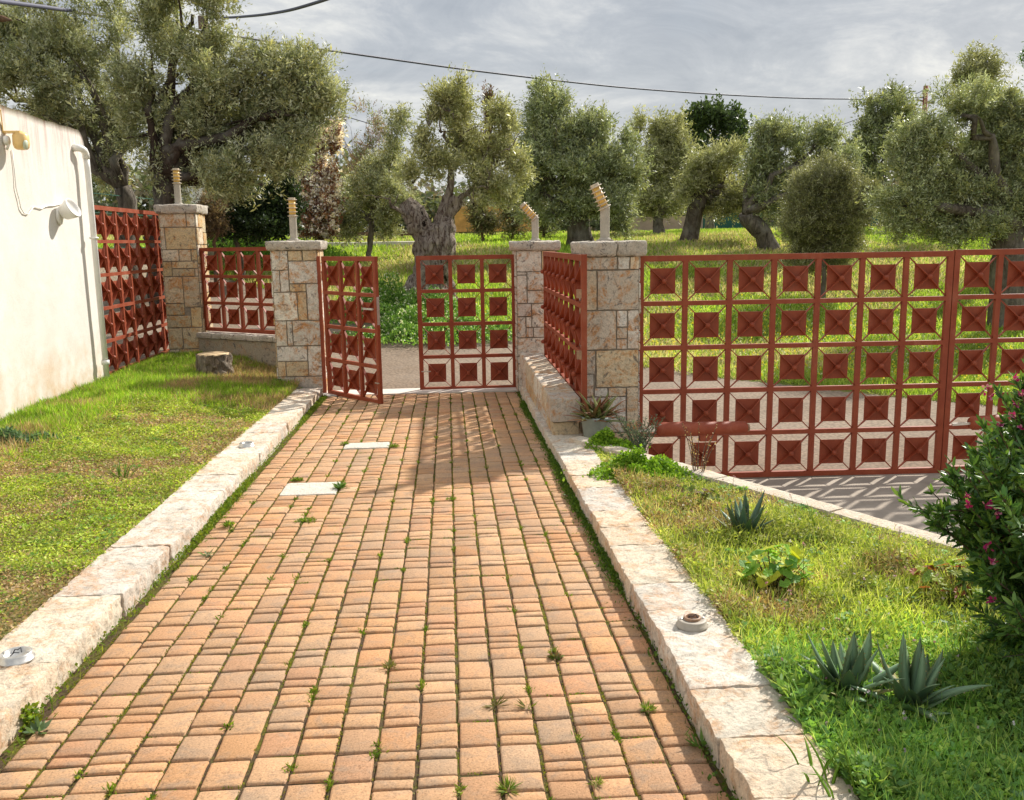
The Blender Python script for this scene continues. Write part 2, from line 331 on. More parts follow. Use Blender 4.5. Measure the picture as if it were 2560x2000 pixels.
def ter(x, y):
    z = gz(x, y); ins = sm(-4.4, -3.95, x)*(1-sm(1.2, 1.9, x))*(1-sm(10.3, 10.8, y)); ins2 = sm(1.2, 1.9, x)*(1-sm(6.0, 6.8, y)); return z-ins*.5-ins2*.0
xs = np.unique(np.concatenate([np.arange(-16, 16.1, .35), np.geomspace(16, 700, 30), -np.geomspace(16, 700, 30)])); ys = np.unique(np.concatenate([np.arange(-3, 46, .35), np.geomspace(46, 900, 30), [-40, -20, -10]]))
grid('ground', xs, ys, ter, FIELD)

# lane outside the gates: exposed aggregate, follows the terrain
far = [(-14, 24), (-8, 22.3), (-3.6, 20.6), (-1.5, 19.2), (-.53, 18.0), (1.25, 16.6), (3.2, 14.7), (5.0, 13.1), (6.5, 11.4), (9, 9.2), (14, 6)]
fx, fy = np.array(far).T
def lane_keep(x, y):
    e = np.interp(x, fx, fy)+(vn(np.stack([x, y*0, 0*x], -1), 1.1, 9)-.5)*.35
    low = np.where(x < -4.1, 10.4, np.where(x < 1.35, 10.86, -2.))
    return (y < e) & (y > low) & ~((x > 1.2) & (y < 7.88-.033*(x-1.6)))
grid('lane', np.arange(-13, 13.01, .12), np.arange(-2, 24.5, .12), lambda x, y: gz(x, y)+.012, AGG, keep=lane_keep)
DRV = m_simple('driveway_concrete', (.38, .325, .265), .9, .2, 3.2, .3, .1); grid('driveway', np.arange(1.2, 13.01, .15), np.arange(-2, 8.2, .15), lambda x, y: gz(x, y)+.008, DRV, keep=lambda x, y: y < 8.0-.033*(x-1.6))
mb = MB(); mb.box(-1.5, .8, 10.62, 10.98, -1.9, -1.728); mb.build('threshold', PATHW)['kind'] = 'structure'

# ------------------------------------------------------------------ brick path
XL, XR, PW = -1.478, .792, .13
PV = [] ; PC = []; PF = []; npv = 0
pr = np.array([0, .022, .075, .5, .925, .978, 1.]); zt = np.array([-.016, -.0035, -.0006, 0, -.0006, -.0035, -.016])
gi, gj = np.meshgrid(range(7), range(7), indexing='ij'); zq = (np.minimum(zt[gi], zt[gj])+(.3*(zt[gi]+zt[gj]-np.minimum(zt[gi], zt[gj])))).ravel(); uu = pr[gi].ravel(); vv = pr[gj].ravel()
q = (np.arange(6)[:, None]*7+np.arange(6)[None]).ravel(); TF = np.stack([q, q+7, q+8, q+1], -1)
pal = np.array([(.58, .325, .175), (.61, .345, .18), (.56, .30, .165), (.60, .36, .20), (.54, .325, .19), (.56, .355, .215), (.62, .37, .205), (.57, .305, .155), (.60, .335, .17)])
covers = [(-1.172, -.794, 6.03, 6.37), (-.912, -.534, 7.53, 7.76)]
ncol0, ncol1 = -12, 6
for c in range(ncol0, ncol1+1):
    xa, xb = -.008+PW*c+.004, -.008+PW*(c+1)-.004; xa, xb = max(xa, XL+.012), min(xb, XR-.008)
    if xb-xa < .03: continue
    y = 1.6+rng.uniform(-.008, .008)
    while y < 10.6:
        pitch = .160; k = rng.random(); base = pal[rng.integers(len(pal))]*np.array([.98, .965, .93])*rng.uniform(.86, 1.12)
        segs = [(0, 1)] if k < .42 else ([(0, .36), (.36, 1)] if k < .71 else [(0, .64), (.64, 1)])
        for s0, s1 in segs:
            ya, yb = y+s0*pitch+.0042, y+s1*pitch-.0042
            cxm, cym = (xa+xb)/2, (ya+yb)/2
            for a, b, e, f_ in covers:
                if a < cxm < b:
                    if ya < e < yb: yb = e-.005
                    if ya < f_ < yb: ya = f_+.005
                    if ya >= e and yb <= f_: yb = ya-1
            if yb-ya < .02 or yb > 10.64: continue
            cym = (ya+yb)/2
            X = xa+(xb-xa)*uu; Yy = ya+(yb-ya)*vv
            X = X+rng.uniform(-.003, .003)+(rng.random(49)-.5)*.0035; Yy = Yy+(rng.random(49)-.5)*.0035
            Z = path_z(Yy)+zq*np.where(uu*0+1 > 0, 1, 1)+rng.uniform(-.0025, .002)+(X-cxm)*rng.uniform(-.03, .03)+(Yy-cym)*rng.uniform(-.025, .025)
            PV.append(np.stack([X, Yy, Z], -1)); PF.append(TF+npv); PC.append(np.tile(base*rng.uniform(.95, 1.05), (49, 1))); npv += 49
        y += pitch
pv = npmesh('brick_path', np.concatenate(PV), np.concatenate(PF), PAV, None, np.concatenate(PC), True); pv['kind'] = 'structure'
grid('path_joints', np.linspace(XL-.03, XR+.03, 30), np.linspace(1.4, 10.66, 80), lambda x, y: path_z(y)-.0095, JNT)
STC = rng
for i, (a, b, e, f_) in enumerate(covers):
    mb = MB(); rock(mb, a, b, e, f_, path_z((e+f_)/2)-.04, path_z((e+f_)/2)+.006, .004, .02, 10, .01, (.66, .61, .52), i*3, R=lambda W: W+np.stack([0*W[:, 0], 0*W[:, 0], -SP*(W[:, 1]-(e+f_)/2)], -1))
    o = mb.build('stone_cover', STN, smooth=True); tag(o, ['white rectangular stone cover set in the brick path, the nearer and squarer one', 'white stone cover half hidden by weeds in the brick path, farther and narrower'][i], 'stone cover', 'stone covers in the path')

# ------------------------------------------------------------------ kerbs
def kerb(name, x0, x1, seed, y_end, wf=None):
    mb = MB(); y = .8; r = random.Random(seed)
    while y < y_end:
        L = r.choice([.32, .45, .55, .7, .85]); L = min(L, y_end-y)
        if L < .12: break
        k = r.random(); c = np.array([(.76, .67, .54), (.74, .64, .50), (.71, .64, .55), (.76, .62, .46), (.76, .69, .59)][r.randrange(5)])*r.uniform(.92, 1.05)
        a, b = x0, x1
        if wf: a, b = wf(y+L/2, x0, x1)
        zc = path_z(y+L/2); j = r.uniform(-.006, .006)
        tone = (lambda W: W+np.stack([(fbm(W, 5, 8)-.5)*.02, 0*W[:, 0], -SP*(W[:, 1]-(y+L/2))], -1))
        rock(mb, a+j, b+r.uniform(-.012, .012), y+.0015, y+L-.0015, zc-.12, zc+.1+r.uniform(-.003, .003), .009, .016, 34, .009, c, seed+y, R=tone)
        y += L
    o = mb.build(name, SLAB, smooth=True); o['kind'] = 'structure'
    c = MB(); X0, X1 = (x0+.02, x1-.02)
    for ya in np.arange(.8, y_end-.02, .5):
        yb = min(ya+.5, y_end-.02); a, b = (X0, X1)
        if wf: a, b = wf((ya+yb)/2, x0, x1); a += .02; b -= .02
        c.add([(a, ya, path_z(ya)+.086), (b, ya, path_z(ya)+.086), (b, yb, path_z(yb)+.086), (a, yb, path_z(yb)+.086), (a, ya, -1.9), (b, ya, -1.9), (b, yb, -1.9), (a, yb, -1.9)], [(0, 1, 2, 3), (4, 5, 1, 0), (7, 6, 2, 3), (4, 0, 3, 7), (5, 6, 2, 1)])
    c.build('kerb_mortar', MORTD)['kind'] = 'structure'
kerb('kerb', -1.80, -1.485, 3, 10.62)
kerb('kerb', .785, 1.075, 11, 10.3)

# ------------------------------------------------------------------ left lawn and right bed bases
grid('lawn', np.linspace(-3.95, -1.74, 30), np.arange(.5, 13.8, .15), lambda x, y: lawn_z(x, y), SOIL)
def bw(t): return np.array([1.50, 6.02])+np.array([.95, -1.72])*t          # inner edge of the border wall
def bed_keep(x, y): return x < 1.50+(6.0-y)*.555
grid('garden_bed', np.arange(1.05, 5.2, .1), np.arange(.4, 8.3, .1), lambda x, y: bed_z(x, y), SOIL, keep=bed_keep)
# border wall between bed and driveway
bdir = nrm(np.array([.95, -1.72, 0])); bn = np.array([-bdir[1], bdir[0], 0])
mb = MB(); s = -1.2; r = random.Random(5)
while s < 5.5:
    L = r.choice([.5, .7, .9]); zc = -1.540
    def Rr(W, s=s): return np.array([1.50, 6.02, 0])+W[:, :1]*bdir+W[:, 1:2]*bn+np.stack([0*W[:, 0], 0*W[:, 0], W[:, 2]], -1)
    rock(mb, s+.002, s+L-.002, 0, .135, zc-.07, zc+r.uniform(-.003, .003), .005, .03, 18, .012, (.66, .58, .47), s, R=Rr); s += L
o = mb.build('border_wall', WHITEW, smooth=True); tag(o, 'low white stone border wall between the garden bed and the driveway', 'garden wall')
mb = MB(); V = [np.array([1.5, 6.02, 0])+bdir*a+bn*b+np.array([0, 0, z]) for z in (-2.3, -1.61) for a, b in ((-1.2, .01), (5.5, .01), (5.5, .125), (-1.2, .125))]
mb.add(V, [(0, 1, 5, 4), (1, 2, 6, 5), (2, 3, 7, 6), (3, 0, 4, 7), (4, 5, 6, 7)]); mb.build('wall_body', PATHW, o)

# ------------------------------------------------------------------ pillars
def norm_rects(R, x0, x1, y0, y1): return [((a-x0)/(x1-x0), (b-x0)/(x1-x0), (c-y0)/(y1-y0), (d-y0)/(y1-y0)) for a, b, c, d in R]
P4R = norm_rects([(385, 587, 222, 292), (587, 664, 222, 292), (664, 725, 222, 292), (385, 460, 292, 502), (460, 725, 292, 502), (385, 582, 502, 710), (582, 652, 502, 592), (582, 652, 592, 654), (582, 652, 654, 710), (652, 725, 502, 710), (385, 452, 710, 838), (452, 725, 710, 912), (385, 441, 838, 962), (441, 530, 912, 962), (530, 647, 912, 962), (647, 725, 912, 1157), (385, 647, 962, 1157), (385, 725, 1157, 1330)], 385, 725, 222, 1330)
P2R = norm_rects([(0, 102, 190, 300), (102, 192, 190, 250), (192, 280, 190, 250), (102, 280, 250, 378), (0, 47, 300, 425), (47, 102, 300, 425), (102, 205, 378, 425), (205, 280, 378, 588), (0, 146, 425, 588), (146, 205, 425, 588), (0, 72, 588, 735), (72, 107, 588, 735), (107, 280, 588, 735), (0, 192, 735, 823), (192, 280, 735, 913), (0, 52, 823, 913), (52, 192, 823, 913), (0, 280, 913, 1040)], 0, 280, 190, 1040)
P3R = norm_rects([(0, 152, 190, 308), (152, 240, 190, 308), (0, 62, 308, 326), (62, 240, 308, 412), (0, 62, 326, 486), (62, 240, 412, 486), (0, 88, 486, 560), (88, 240, 486, 622), (0, 52, 560, 680), (52, 88, 560, 622), (52, 97, 622, 680), (97, 240, 622, 680), (0, 240, 680, 787), (0, 52, 787, 830), (52, 240, 787, 830), (0, 130, 830, 1000), (130, 240, 830, 1000)], 0, 240, 190, 1000)
P1R = norm_rects([(0, 167, 320, 392), (167, 220, 320, 392), (0, 29, 392, 511), (29, 220, 392, 511), (0, 106, 511, 573), (106, 182, 511, 573), (182, 220, 511, 573), (0, 56, 573, 655), (56, 220, 573, 613), (56, 197, 613, 655), (197, 220, 613, 655), (0, 117, 655, 800), (117, 220, 655, 822), (0, 117, 800, 865), (0, 152, 865, 933), (152, 220, 822, 933), (0, 91, 933, 1050), (91, 220, 933, 1050), (0, 61, 1050, 1140), (61, 220, 1050, 1140)], 0, 220, 320, 1140)
def rand_rects(r, a=0, b=1, c=0, d=1, dep=0, asp=4.):
    wx, wy = b-a, (d-c)*asp
    if dep > 5 or (wx < .55 and wy < .5 and r.random() < .8) or max(wx, wy) < .3: return [(a, b, c, d)]
    if wx > wy: t = a+wx*r.choice([.3, .5, .65]); return rand_rects(r, a, t, c, d, dep+1)+rand_rects(r, t, b, c, d, dep+1)
    t = c+(d-c)*r.choice([.3, .45, .6]); return rand_rects(r, a, b, c, t, dep+1)+rand_rects(r, a, b, t, d, dep+1)
SC = [(.66, .56, .42), (.60, .47, .30), (.74, .68, .58), (.54, .47, .39), (.62, .43, .24), (.76, .71, .62), (.62, .57, .50), (.47, .38, .23), (.66, .51, .33), (.72, .66, .58)]
def pillar(x0, x1, y0, y1, zb, zt_, capo, capth, rects, label, seed, ncap=1, SC=SC):
    root = empty('stone_pillar', ((x0+x1)/2, (y0+y1)/2, zb), 0, label, 'pillar', 'stone gate pillars'); off = root.location
    mb = MB(); mb.box(x0, x1, y0, y1, zb-.1, zt_-capth+.004); mb.build('mortar', MORT, root, off=off)
    mb = MB(); r = random.Random(seed); g = .0055; H = zt_-capth-zb
    def face(rs, fn, wid):
        for a, b, c, d in rs:
            col = np.array(r.choice(SC))*r.uniform(1.0, 1.2); pr_ = r.uniform(.008, .02)
            rock(mb, a*wid+g, b*wid-g, -pr_, .004, -(d*H)+g, -(c*H)-g, .0065, .02, 26, .007, col, r.uniform(0, 50), R=fn)
    zt2 = zt_-capth
    face(rects, lambda W: W+np.array([x0, y0, zt2]), x1-x0)
    face(rand_rects(r), lambda W: np.stack([x1-W[:, 1], y0+W[:, 0], W[:, 2]+zt2], -1), y1-y0)
    face(rand_rects(r), lambda W: np.stack([x0+W[:, 1], y1-W[:, 0], W[:, 2]+zt2], -1), y1-y0)
    face(rand_rects(r), lambda W: np.stack([x1-W[:, 0], y1-W[:, 1], W[:, 2]+zt2], -1), x1-x0)
    mb.build('stone_facing', STONE, root, True, off=off)
    mb = MB(); e = capo; cut = [0, 1] if ncap == 1 else [0, .56, 1]
    for i in range(len(cut)-1):
        xa, xb = x0-e+(x1-x0+2*e)*cut[i]+.002, x0-e+(x1-x0+2*e)*cut[i+1]-.002
        def Rc(W):
            t = np.clip((zt_-W[:, 2])/capth, 0, 1)**3*.3; cx, cy = (x0+x1)/2, (y0+y1)/2
            k = 1-t*.55*2*e/(x1-x0)
            return np.stack([cx+(W[:, 0]-cx)*k, cy+(W[:, 1]-cy)*k, W[:, 2]], -1)
        rock(mb, xa, xb, y0-e, y1+e, zt_-capth+.001, zt_, .015, .018, 18, .018, (.6, .53, .44), seed+i, R=Rc)
    mb.build('capstone', CAPM, root, True, off=off)
    return root
pillar(-3.87, -3.40, 12.9, 13.4, -1.62, .565, .055, .12, P1R, 'tallest stone pillar at the far left, in the lawn corner beside the panelled side gate', 21, 1, [(.62, .50, .32), (.66, .56, .42), (.58, .44, .25), (.52, .42, .27), (.70, .63, .52), (.60, .48, .33)])
pillar(-2.02, -1.50, 10.8, 11.3, -1.78, .045, .055, .105, P2R, 'stone pillar left of the open pedestrian gate leaf, at the end of the left kerb', 22)
pillar(.79, 1.25, 10.6, 11.08, -1.76, 0.0, .055, .105, P3R, 'stone pillar right of the closed pedestrian gate leaf, at the back of the low stone wall', 23, 1, [(.74, .69, .6), (.60, .53, .46), (.68, .62, .53), (.66, .48, .28), (.70, .64, .55)])
pillar(1.165, 1.635, 7.8, 8.27, -1.95, -.012, .06, .125, P4R, 'nearest and widest stone pillar with a two piece cap, left of the driveway gate', 24, 2, [(.76, .71, .63), (.72, .67, .58), (.68, .62, .54), (.66, .54, .36), (.74, .70, .62), (.60, .52, .42), (.70, .58, .42)])

# low wall under the wing panel
mb = MB(); r = random.Random(4); root = empty('low_stone_wall', (.93, 8.9, -1.7), 0, 'low stone wall with flat coping beside the path, under the red wing panel', 'garden wall'); off = root.location
y = 7.33; 
while y < 10.55:
    L = min(r.choice([.34, .5, .62]), 10.6-y); 
    if L < .1: break
    for (a, b) in ((-1.47, -1.272),) :
        rock(mb, .812, 1.06, y+.003, y+L-.003, a, b+r.uniform(-.004, .003), .006, .025, 16, .012, np.array(r.choice(SC[:4]))*1.02, y)
    y += L
mb.build('coping', STONE, root, True, off=off)
mb = MB(); y = 7.36
while y < 10.55:
    L = min(r.choice([.25, .36, .5]), 10.6-y)
    if L < .06: break
    zs = [-1.80, -1.475] if r.random() < .5 else [-1.80, -1.62, -1.475]
    for i in range(len(zs)-1): rock(mb, .832, 1.05, y+.003, y+L-.003, zs[i]+.003, zs[i+1]-.002, .007, .03, 16, .012, np.array(r.choice(SC))*1., y+i)
    y += L
mb.build('wall_stones', STONE, root, True, off=off); mb = MB(); mb.box(.845, 1.04, 7.38, 10.58, -1.85, -1.48); mb.build('mortar', MORT, root, off=off)
# low wall under the back panel
bp0, bp1 = np.array([-3.40, 12.97]), np.array([-1.80, 11.80]); bu = nrm(bp1-bp0); bnn = np.array([-bu[1], bu[0]])
root = empty('low_concrete_wall', (-2.6, 12.3, -1.5), 0, 'stained low concrete wall with stone coping behind the tree stump', 'garden wall'); off = root.location
LB = float(np.linalg.norm(bp1-bp0))
def Rb(W): return np.stack([bp0[0]+W[:, 0]*bu[0]+W[:, 1]*bnn[0], bp0[1]+W[:, 0]*bu[1]+W[:, 1]*bnn[1], W[:, 2]], -1)
mb = MB(); rock(mb, 0, LB, -.12, .12, -1.7, -1.24, .006, .05, 6, .01, (.5, .4, .3), 1, R=Rb); mb.build('wall_body', CONW, root, True, off=off)
mb = MB()
for i in range(4): rock(mb, LB*i/4+.003, LB*(i+1)/4-.003, -.15, .15, -1.238, -1.165, .007, .03, 12, .015, (.62, .55, .45), i, R=Rb)
mb.build('coping', CAPM, root, True, off=off)

# ------------------------------------------------------------------ red panels and gates
MU = .3905
def tmpl():
    pl = .222; mb = MB(); mb.box(-pl/2, pl/2, .008, .014, -pl/2, pl/2); a = mb.build('plate', RED).data
    mb = MB(); Rr, rp, t = MU*.5*1.414-.03, pl/2*1.414, .0035
    for k in range(4):
        an = pi/4+k*pi/2; d = np.array([cos(an), 0, sin(an)]); s = np.array([-sin(an), 0, cos(an)])*t; f = np.array([0, 1., 0])
        prof = [d*0-f*.046, d*Rr-f*.006, d*Rr+f*.006, d*rp+f*.0075, d*0+f*.0075]
        V = [p+s for p in prof]+[p-s for p in prof]; b = mb.n
        mb.add(V, [(0, 1, 6, 5), (1, 2, 7, 6), (2, 3, 8, 7)]); 
        mb.f.setdefault(5, []).extend([np.array([(0, 4, 3, 2, 1)])+b, np.array([(5, 6, 7, 8, 9)])+b])
    c = mb.build('cross_brace', RED).data
    mb = MB(); mb.lathe([(.0001, -.074), (.012, -.071), (.021, -.062), (.024, -.05), (.022, -.038), (.0001, -.034)], 12, R=np.array([[1, 0, 0], [0, 0, 1], [0, 1, 0]])); e = mb.build('knob', RED, smooth=True).data
    for m_ in (a, c, e):
        for o in list(bpy.data.objects):
            if o.data is m_: bpy.data.objects.remove(o)
    return a, c, e
PLATE, BRACE, KNOB = tmpl()
def panel(name, label, cat, group, loc, rz, nc, nr, mu=MU, mv=MU, post=(1, 1), fr=.025, ends=.0, skip=()):
    """local x along the panel, z up from its bottom, front faces local -y"""
    root = empty(name, loc, rz, label, cat, group); W, H = nc*mu, nr*mv; mb = MB(); d = .02; o = .0015
    mb.box(-fr, W+fr, -d, d, -fr, fr); mb.box(-fr, W+fr, -d, d, H-fr, H+fr)
    for s in (0, W): mb.box(s-fr, s+fr, -d+o, d-o, fr, H-fr)
    mb.build('outer_frame', RED, root); mb = MB()
    for r_ in range(1, nr): mb.box(fr, W-fr, -d+o, d-o, r_*mv-fr*.8, r_*mv+fr*.8)
    for c in range(1, nc):
        for r_ in range(nr): mb.box(c*mu-fr*.9, c*mu+fr*.9, -d+2*o, d-2*o, r_*mv+(fr if r_ == 0 else fr*.8), (r_+1)*mv-(fr if r_ == nr-1 else fr*.8))
    mb.build('grid_bars', RED, root)
    for c in range(nc):
        for r_ in range(nr):
            if (c, r_) in skip: continue
            p = link(bpy.data.objects.new('plate', PLATE), root); p.location = ((c+.5)*mu, 0, (r_+.5)*mv); p.scale = (mu/MU, 1, mv/MU)
            link(bpy.data.objects.new('cross_brace', BRACE), p); link(bpy.data.objects.new('knob', KNOB), p)
    return root
G = 'red panelled gates'
aL = at(1600, 640, 7.95); mz = -.165; mb_z = mz-5*MU
mrz = radians(-1.9)
g1 = panel('driveway_gate', 'wide red driveway gate leaf, all of it seen, next to the nearest stone pillar', 'gate', G, (1.675, 7.93, mb_z), mrz, 7, 5)
e1 = np.array([1.675, 7.93])+7*MU*np.array([cos(mrz), sin(mrz)])+.058*np.array([cos(mrz), sin(mrz)])
g2 = panel('driveway_gate', 'red driveway gate leaf at the right edge, partly behind the flowering bush', 'gate', G, (e1[0], e1[1], mb_z+.008), mrz, 7, 5)
mb = MB(); mb.box(7*MU+.01, 7*MU+.05, -.03, .0, -.06, .0); mb.build('bolt', RED, g1)
g3 = panel('side_gate', 'red side gate of five rows seen at a steep angle beside the white wall', 'gate', G, (-4.07, 13.72, -1.49), radians(-90), 7, 5)
g3.rotation_euler = (0, 0, radians(90)); g3.location = (-4.07, 11.0, -1.485)
for z in (.45, 1.6): mb = MB(); mb.box(7*MU-.03, 7*MU+.06, -.05, .05, z, z+.06); mb.build('hinge', RED, g3)
gr = panel('pedestrian_gate', 'closed red pedestrian gate leaf standing in front of the gnarled olive trunk', 'gate', G, (-.343, 10.86, -.165-4*MU), radians(0), 3, 4, .372, MU-.002)
mb = MB(); mb.bar((-.0, -.035, .22), (.11, -.035, .22), .012, .012); mb.build('latch_bar', METAL, gr)
mb = MB(); mb.bar((.05, -.03, .1), (.05, -.03, -.06), .012, .012); mb.build('drop_bolt', RUST, gr)
for z in (.4, 1.3): mb = MB(); mb.tube([(3*.372+.035, 0, z), (3*.372+.035, 0, z+.09)], .014, 8); mb.build('hinge', RED, gr)
la = atan2(9.93-10.80, -.765+1.44); 
gl = panel('pedestrian_gate', 'red pedestrian gate leaf swung open towards the path, with a bare metal handle', 'gate', G, (-1.42, 10.77, -.15-4*MU), la, 3, 4, .352, MU-.002)
mb = MB(); mb.bar((3*.352-.0, -.05, 1.02), (3*.352-.17, -.06, 1.02), .016, .02); mb.build('handle', METAL, gl)
mb = MB(); mb.box(3*.352+.026, 3*.352+.031, -.016, .016, .85, 1.15); mb.build('lock_plate', METAL, gl)
mb = MB(); mb.bar((3*.352-.02, -.045, .22), (3*.352+.05, -.045, .22), .012, .012); mb.build('latch_bar', METAL, gl)
mb = MB(); mb.bar((3*.352-.05, -.03, .02), (3*.352-.05, -.03, .13), .02, .02); mb.build('padlock', YELP, gl)
for z in (.3, 1.3): mb = MB(); mb.tube([(-.04, 0, z), (-.04, 0, z+.11)], .017, 8); mb.build('hinge', RED, gl)
mb = MB(); mb.box(-1.508, -1.468, 10.79, 10.83, -1.75, -.13); o = mb.build('gate_post', RED); tag(o, 'narrow red steel post fixed to the second pillar, carrying the open gate leaf', 'post')
wg = panel('fence_panel', 'red wing panel of three rows on the low stone wall, seen nearly edge on', 'fence panel', 'red fence panels', (1.10, 10.4, -.14-3*MU), radians(-90), 8, 3, .368, MU)
wg.rotation_euler = (0, 0, radians(-90))
mb = MB(); mb.box(8*.368+.027, 8*.368+.062, -.022, .022, -.045, 3*MU+.03); mb.build('end_post', RED, wg)
for z in (.35, .85): mb = MB(); mb.box(8*.368+.02, 8*.368+.06, -.06, -.022, z, z+.07); mb.build('latch', RUST, wg)
bg = panel('fence_panel', 'small red fence panel of three rows on the low concrete wall behind the tree stump', 'fence panel', 'red fence panels', (bp0[0]+.04, bp0[1], -1.128), atan2(bu[1], bu[0]), 5, 3, .366, .362)
# gate motors
def motor(p0, p1, label, gy):
    p0, p1 = np.array(p0), np.array(p1); root = empty('gate_motor', p0, 0, label, 'gate motor', 'red arm motors of the driveway gate'); d = p1-p0
    mb = MB(); T = np.array([0, .03, .25, .32, .4, .9, .985, 1.]); Rr = np.array([.045, .058, .060, .064, .056, .055, .05, .032]); mb.tube([d*t for t in T], Rr, 20); mb.build('housing', RED, root, True)
    mb = MB(); mb.tube([d*1.0, d*1.02], [.034, .03], 16); mb.build('end_cap', RUST, root, True)
    mb = MB(); mb.box(.36, .50, -.03, .03, -.105, -.05); mb.box(.20, .225, -.02, .25, -.09, -.06); mb.build('bracket', RED, root)
    mb = MB(); mb.bar((-.14, .02, -.01), (.03, 0, 0), .02, .02); mb.build('rod', METAL, root)
    mb = MB(); mb.bar((.1, -.0, -.06), (.1, 0, -.55), .05, .05); mb.build('support', RED, root)
motor(at(1640, 1074, 7.2), at(1868, 1069, 7.2), 'red cylindrical gate motor in front of the driveway gate, next to the potted plant', 7.2)
motor(at(2425, 1058, 7.1), at(2640, 1050, 7.1), 'red cylindrical gate motor at the right edge, half behind the flowering bush', 7.1)

# ------------------------------------------------------------------ pillar lamps
def rotm(axis, ang): return np.array(Matrix.Rotation(ang, 3, Vector(axis)))
def lamp(x, y, z, hp, rp, hl, label, tilt=None, rings=5, lean=0):
    root = empty('pillar_lamp', (x, y, z), 0, label, 'lamp', 'bollard lamps on the pillars')
    mb = MB(); mb.box(-rp*1.55, rp*1.55, -rp*1.55, rp*1.55, -.01, .018); mb.lathe([(rp*1.3, .018), (rp*1.15, .03), (rp, .032)], 16); mb.build('base', POLE, root)
    mb = MB(); n = 40; ang = np.arange(n)*2*pi/n; rr = rp*(1-.10*(np.sin(ang*5) > .2)); V = np.concatenate([np.stack([np.cos(ang)*rr, np.sin(ang)*rr, 0*ang+q], -1) for q in (.02, hp)]); j = np.arange(n); mb.add(V, np.stack([j, (j+1) % n, n+(j+1) % n, n+j], -1)); mb.build('post', POLE, root)
    R = np.eye(3) if tilt is None else rotm(tilt[0], tilt[1]); c = np.array([0, 0, hp])
    hd = MB(); hd.lathe([(rp*.95, -.02), (rp*1.02, .0), (rp*1.02, .02)], 20, c, R); h0 = hd.build('collar', POLE, root, True)
    mb = MB(); mb.lathe([(.001, .0), (rp*.9, .0), (rp*.92, hl*.88), (.001, hl*.88)], 20, c, R); mb.build('diffuser', YEL, root, True)
    for i in range(rings):
        q = hl*(.02+.86*i/(rings-1)); mb = MB(); k = 1.42; mb.lathe([(rp*.93, q-.006), (rp*k, q-.001), (rp*k, q+.004), (rp*.93, q+.006)], 24, c, R); mb.build('ring', RINGM, root, True)
    mb = MB(); mb.lathe([(rp*.95, hl*.88), (rp*.95, hl), (.001, hl)], 20, c, R); mb.build('cap', RINGM, root)
    mb = MB()
    for k in range(4): a = k*pi/2+.6; mb.bar(c+R@np.array([cos(a)*rp, sin(a)*rp, 0]), c+R@np.array([cos(a)*rp, sin(a)*rp, hl*.88]), .005, .005)
    mb.build('rib', RINGM, root)
b = at(1512, 600, 8.03); lamp(b[0], 8.03, -.012, .285, .041, .225, 'largest pillar lamp, its head tilted left, on the nearest pillar', ((0, 1, 0), radians(-25)), 6)
b = at(1338, 600, 10.85); lamp(b[0], 10.85, 0., .262, .041, .225, 'pillar lamp with its head bent furthest over, on the pillar behind the nearest', ((0, 1, 0), radians(-42)), 6)
b = at(735, 600, 11.05); lamp(b[0], 11.05, .045, .285, .042, .215, 'upright pillar lamp on the pillar left of the open gate leaf', None, 5)
b = at(446, 508, 13.15); lamp(b[0], 13.15, .565, .29, .045, .205, 'upright pillar lamp on the tallest pillar at the far left', None, 5)

# ------------------------------------------------------------------ lamp bases on the kerbs
def lbase(px, py, kind, label, group='broken lamp bases on the kerbs'):
    d = ray(px, py); t = (-HC+.1)/(d[2]+SP*d[1]); p = d*t; root = empty('lamp_base', p+np.array([0, 0, .002]), 0, label, 'lamp base', group)
    mb = MB(); mb.lathe([(.048, 0), (.049, .006), (.044, .008), (.044, .026), (.041, .029), (.026 if kind != 1 else .034, .029), (.026 if kind != 1 else .032, .012), (.001, .012)], 32); mb.build('flange', METAL if kind != 0 else POLE, root, True)
    if kind == 0:
        mb = MB(); mb.lathe([(.021, .02), (.026, .02), (.026, .038), (.022, .040), (.019, .036), (.019, .014), (.001, .014)], 28); mb.build('rim', RUST, root, True)
    if kind < 2:
        mb = MB(); mb.tube([(-.012, .002, .02), (-.006, .01, .035), (.004, .004, .036), (.012, .006, .044), (.018, -.004, .03)], .0018, 6); mb.tube([(-.014, -.006, .018), (0, -.01, .034), (.012, -.006, .03)], .0018, 6); mb.build('wires', DARK, root)
    root.scale = (1.3, 1.3, 1.0)
    for sx in (-1, 1): mb = MB(); mb.lathe([(.004, .026), (.004, .0325), (.001, .034)], 8, (sx*.034, 0, 0)); mb.build('screw', METAL, root)
    return root
lbase(1730, 1565, 0, 'round lamp base with a copper rim and loose wires on the right kerb')
lbase(42, 1650, 1, 'open ring shaped lamp base on the left kerb at the picture edge')
lbase(617, 1116, 2, 'small flat metal lamp base farther up the left kerb')

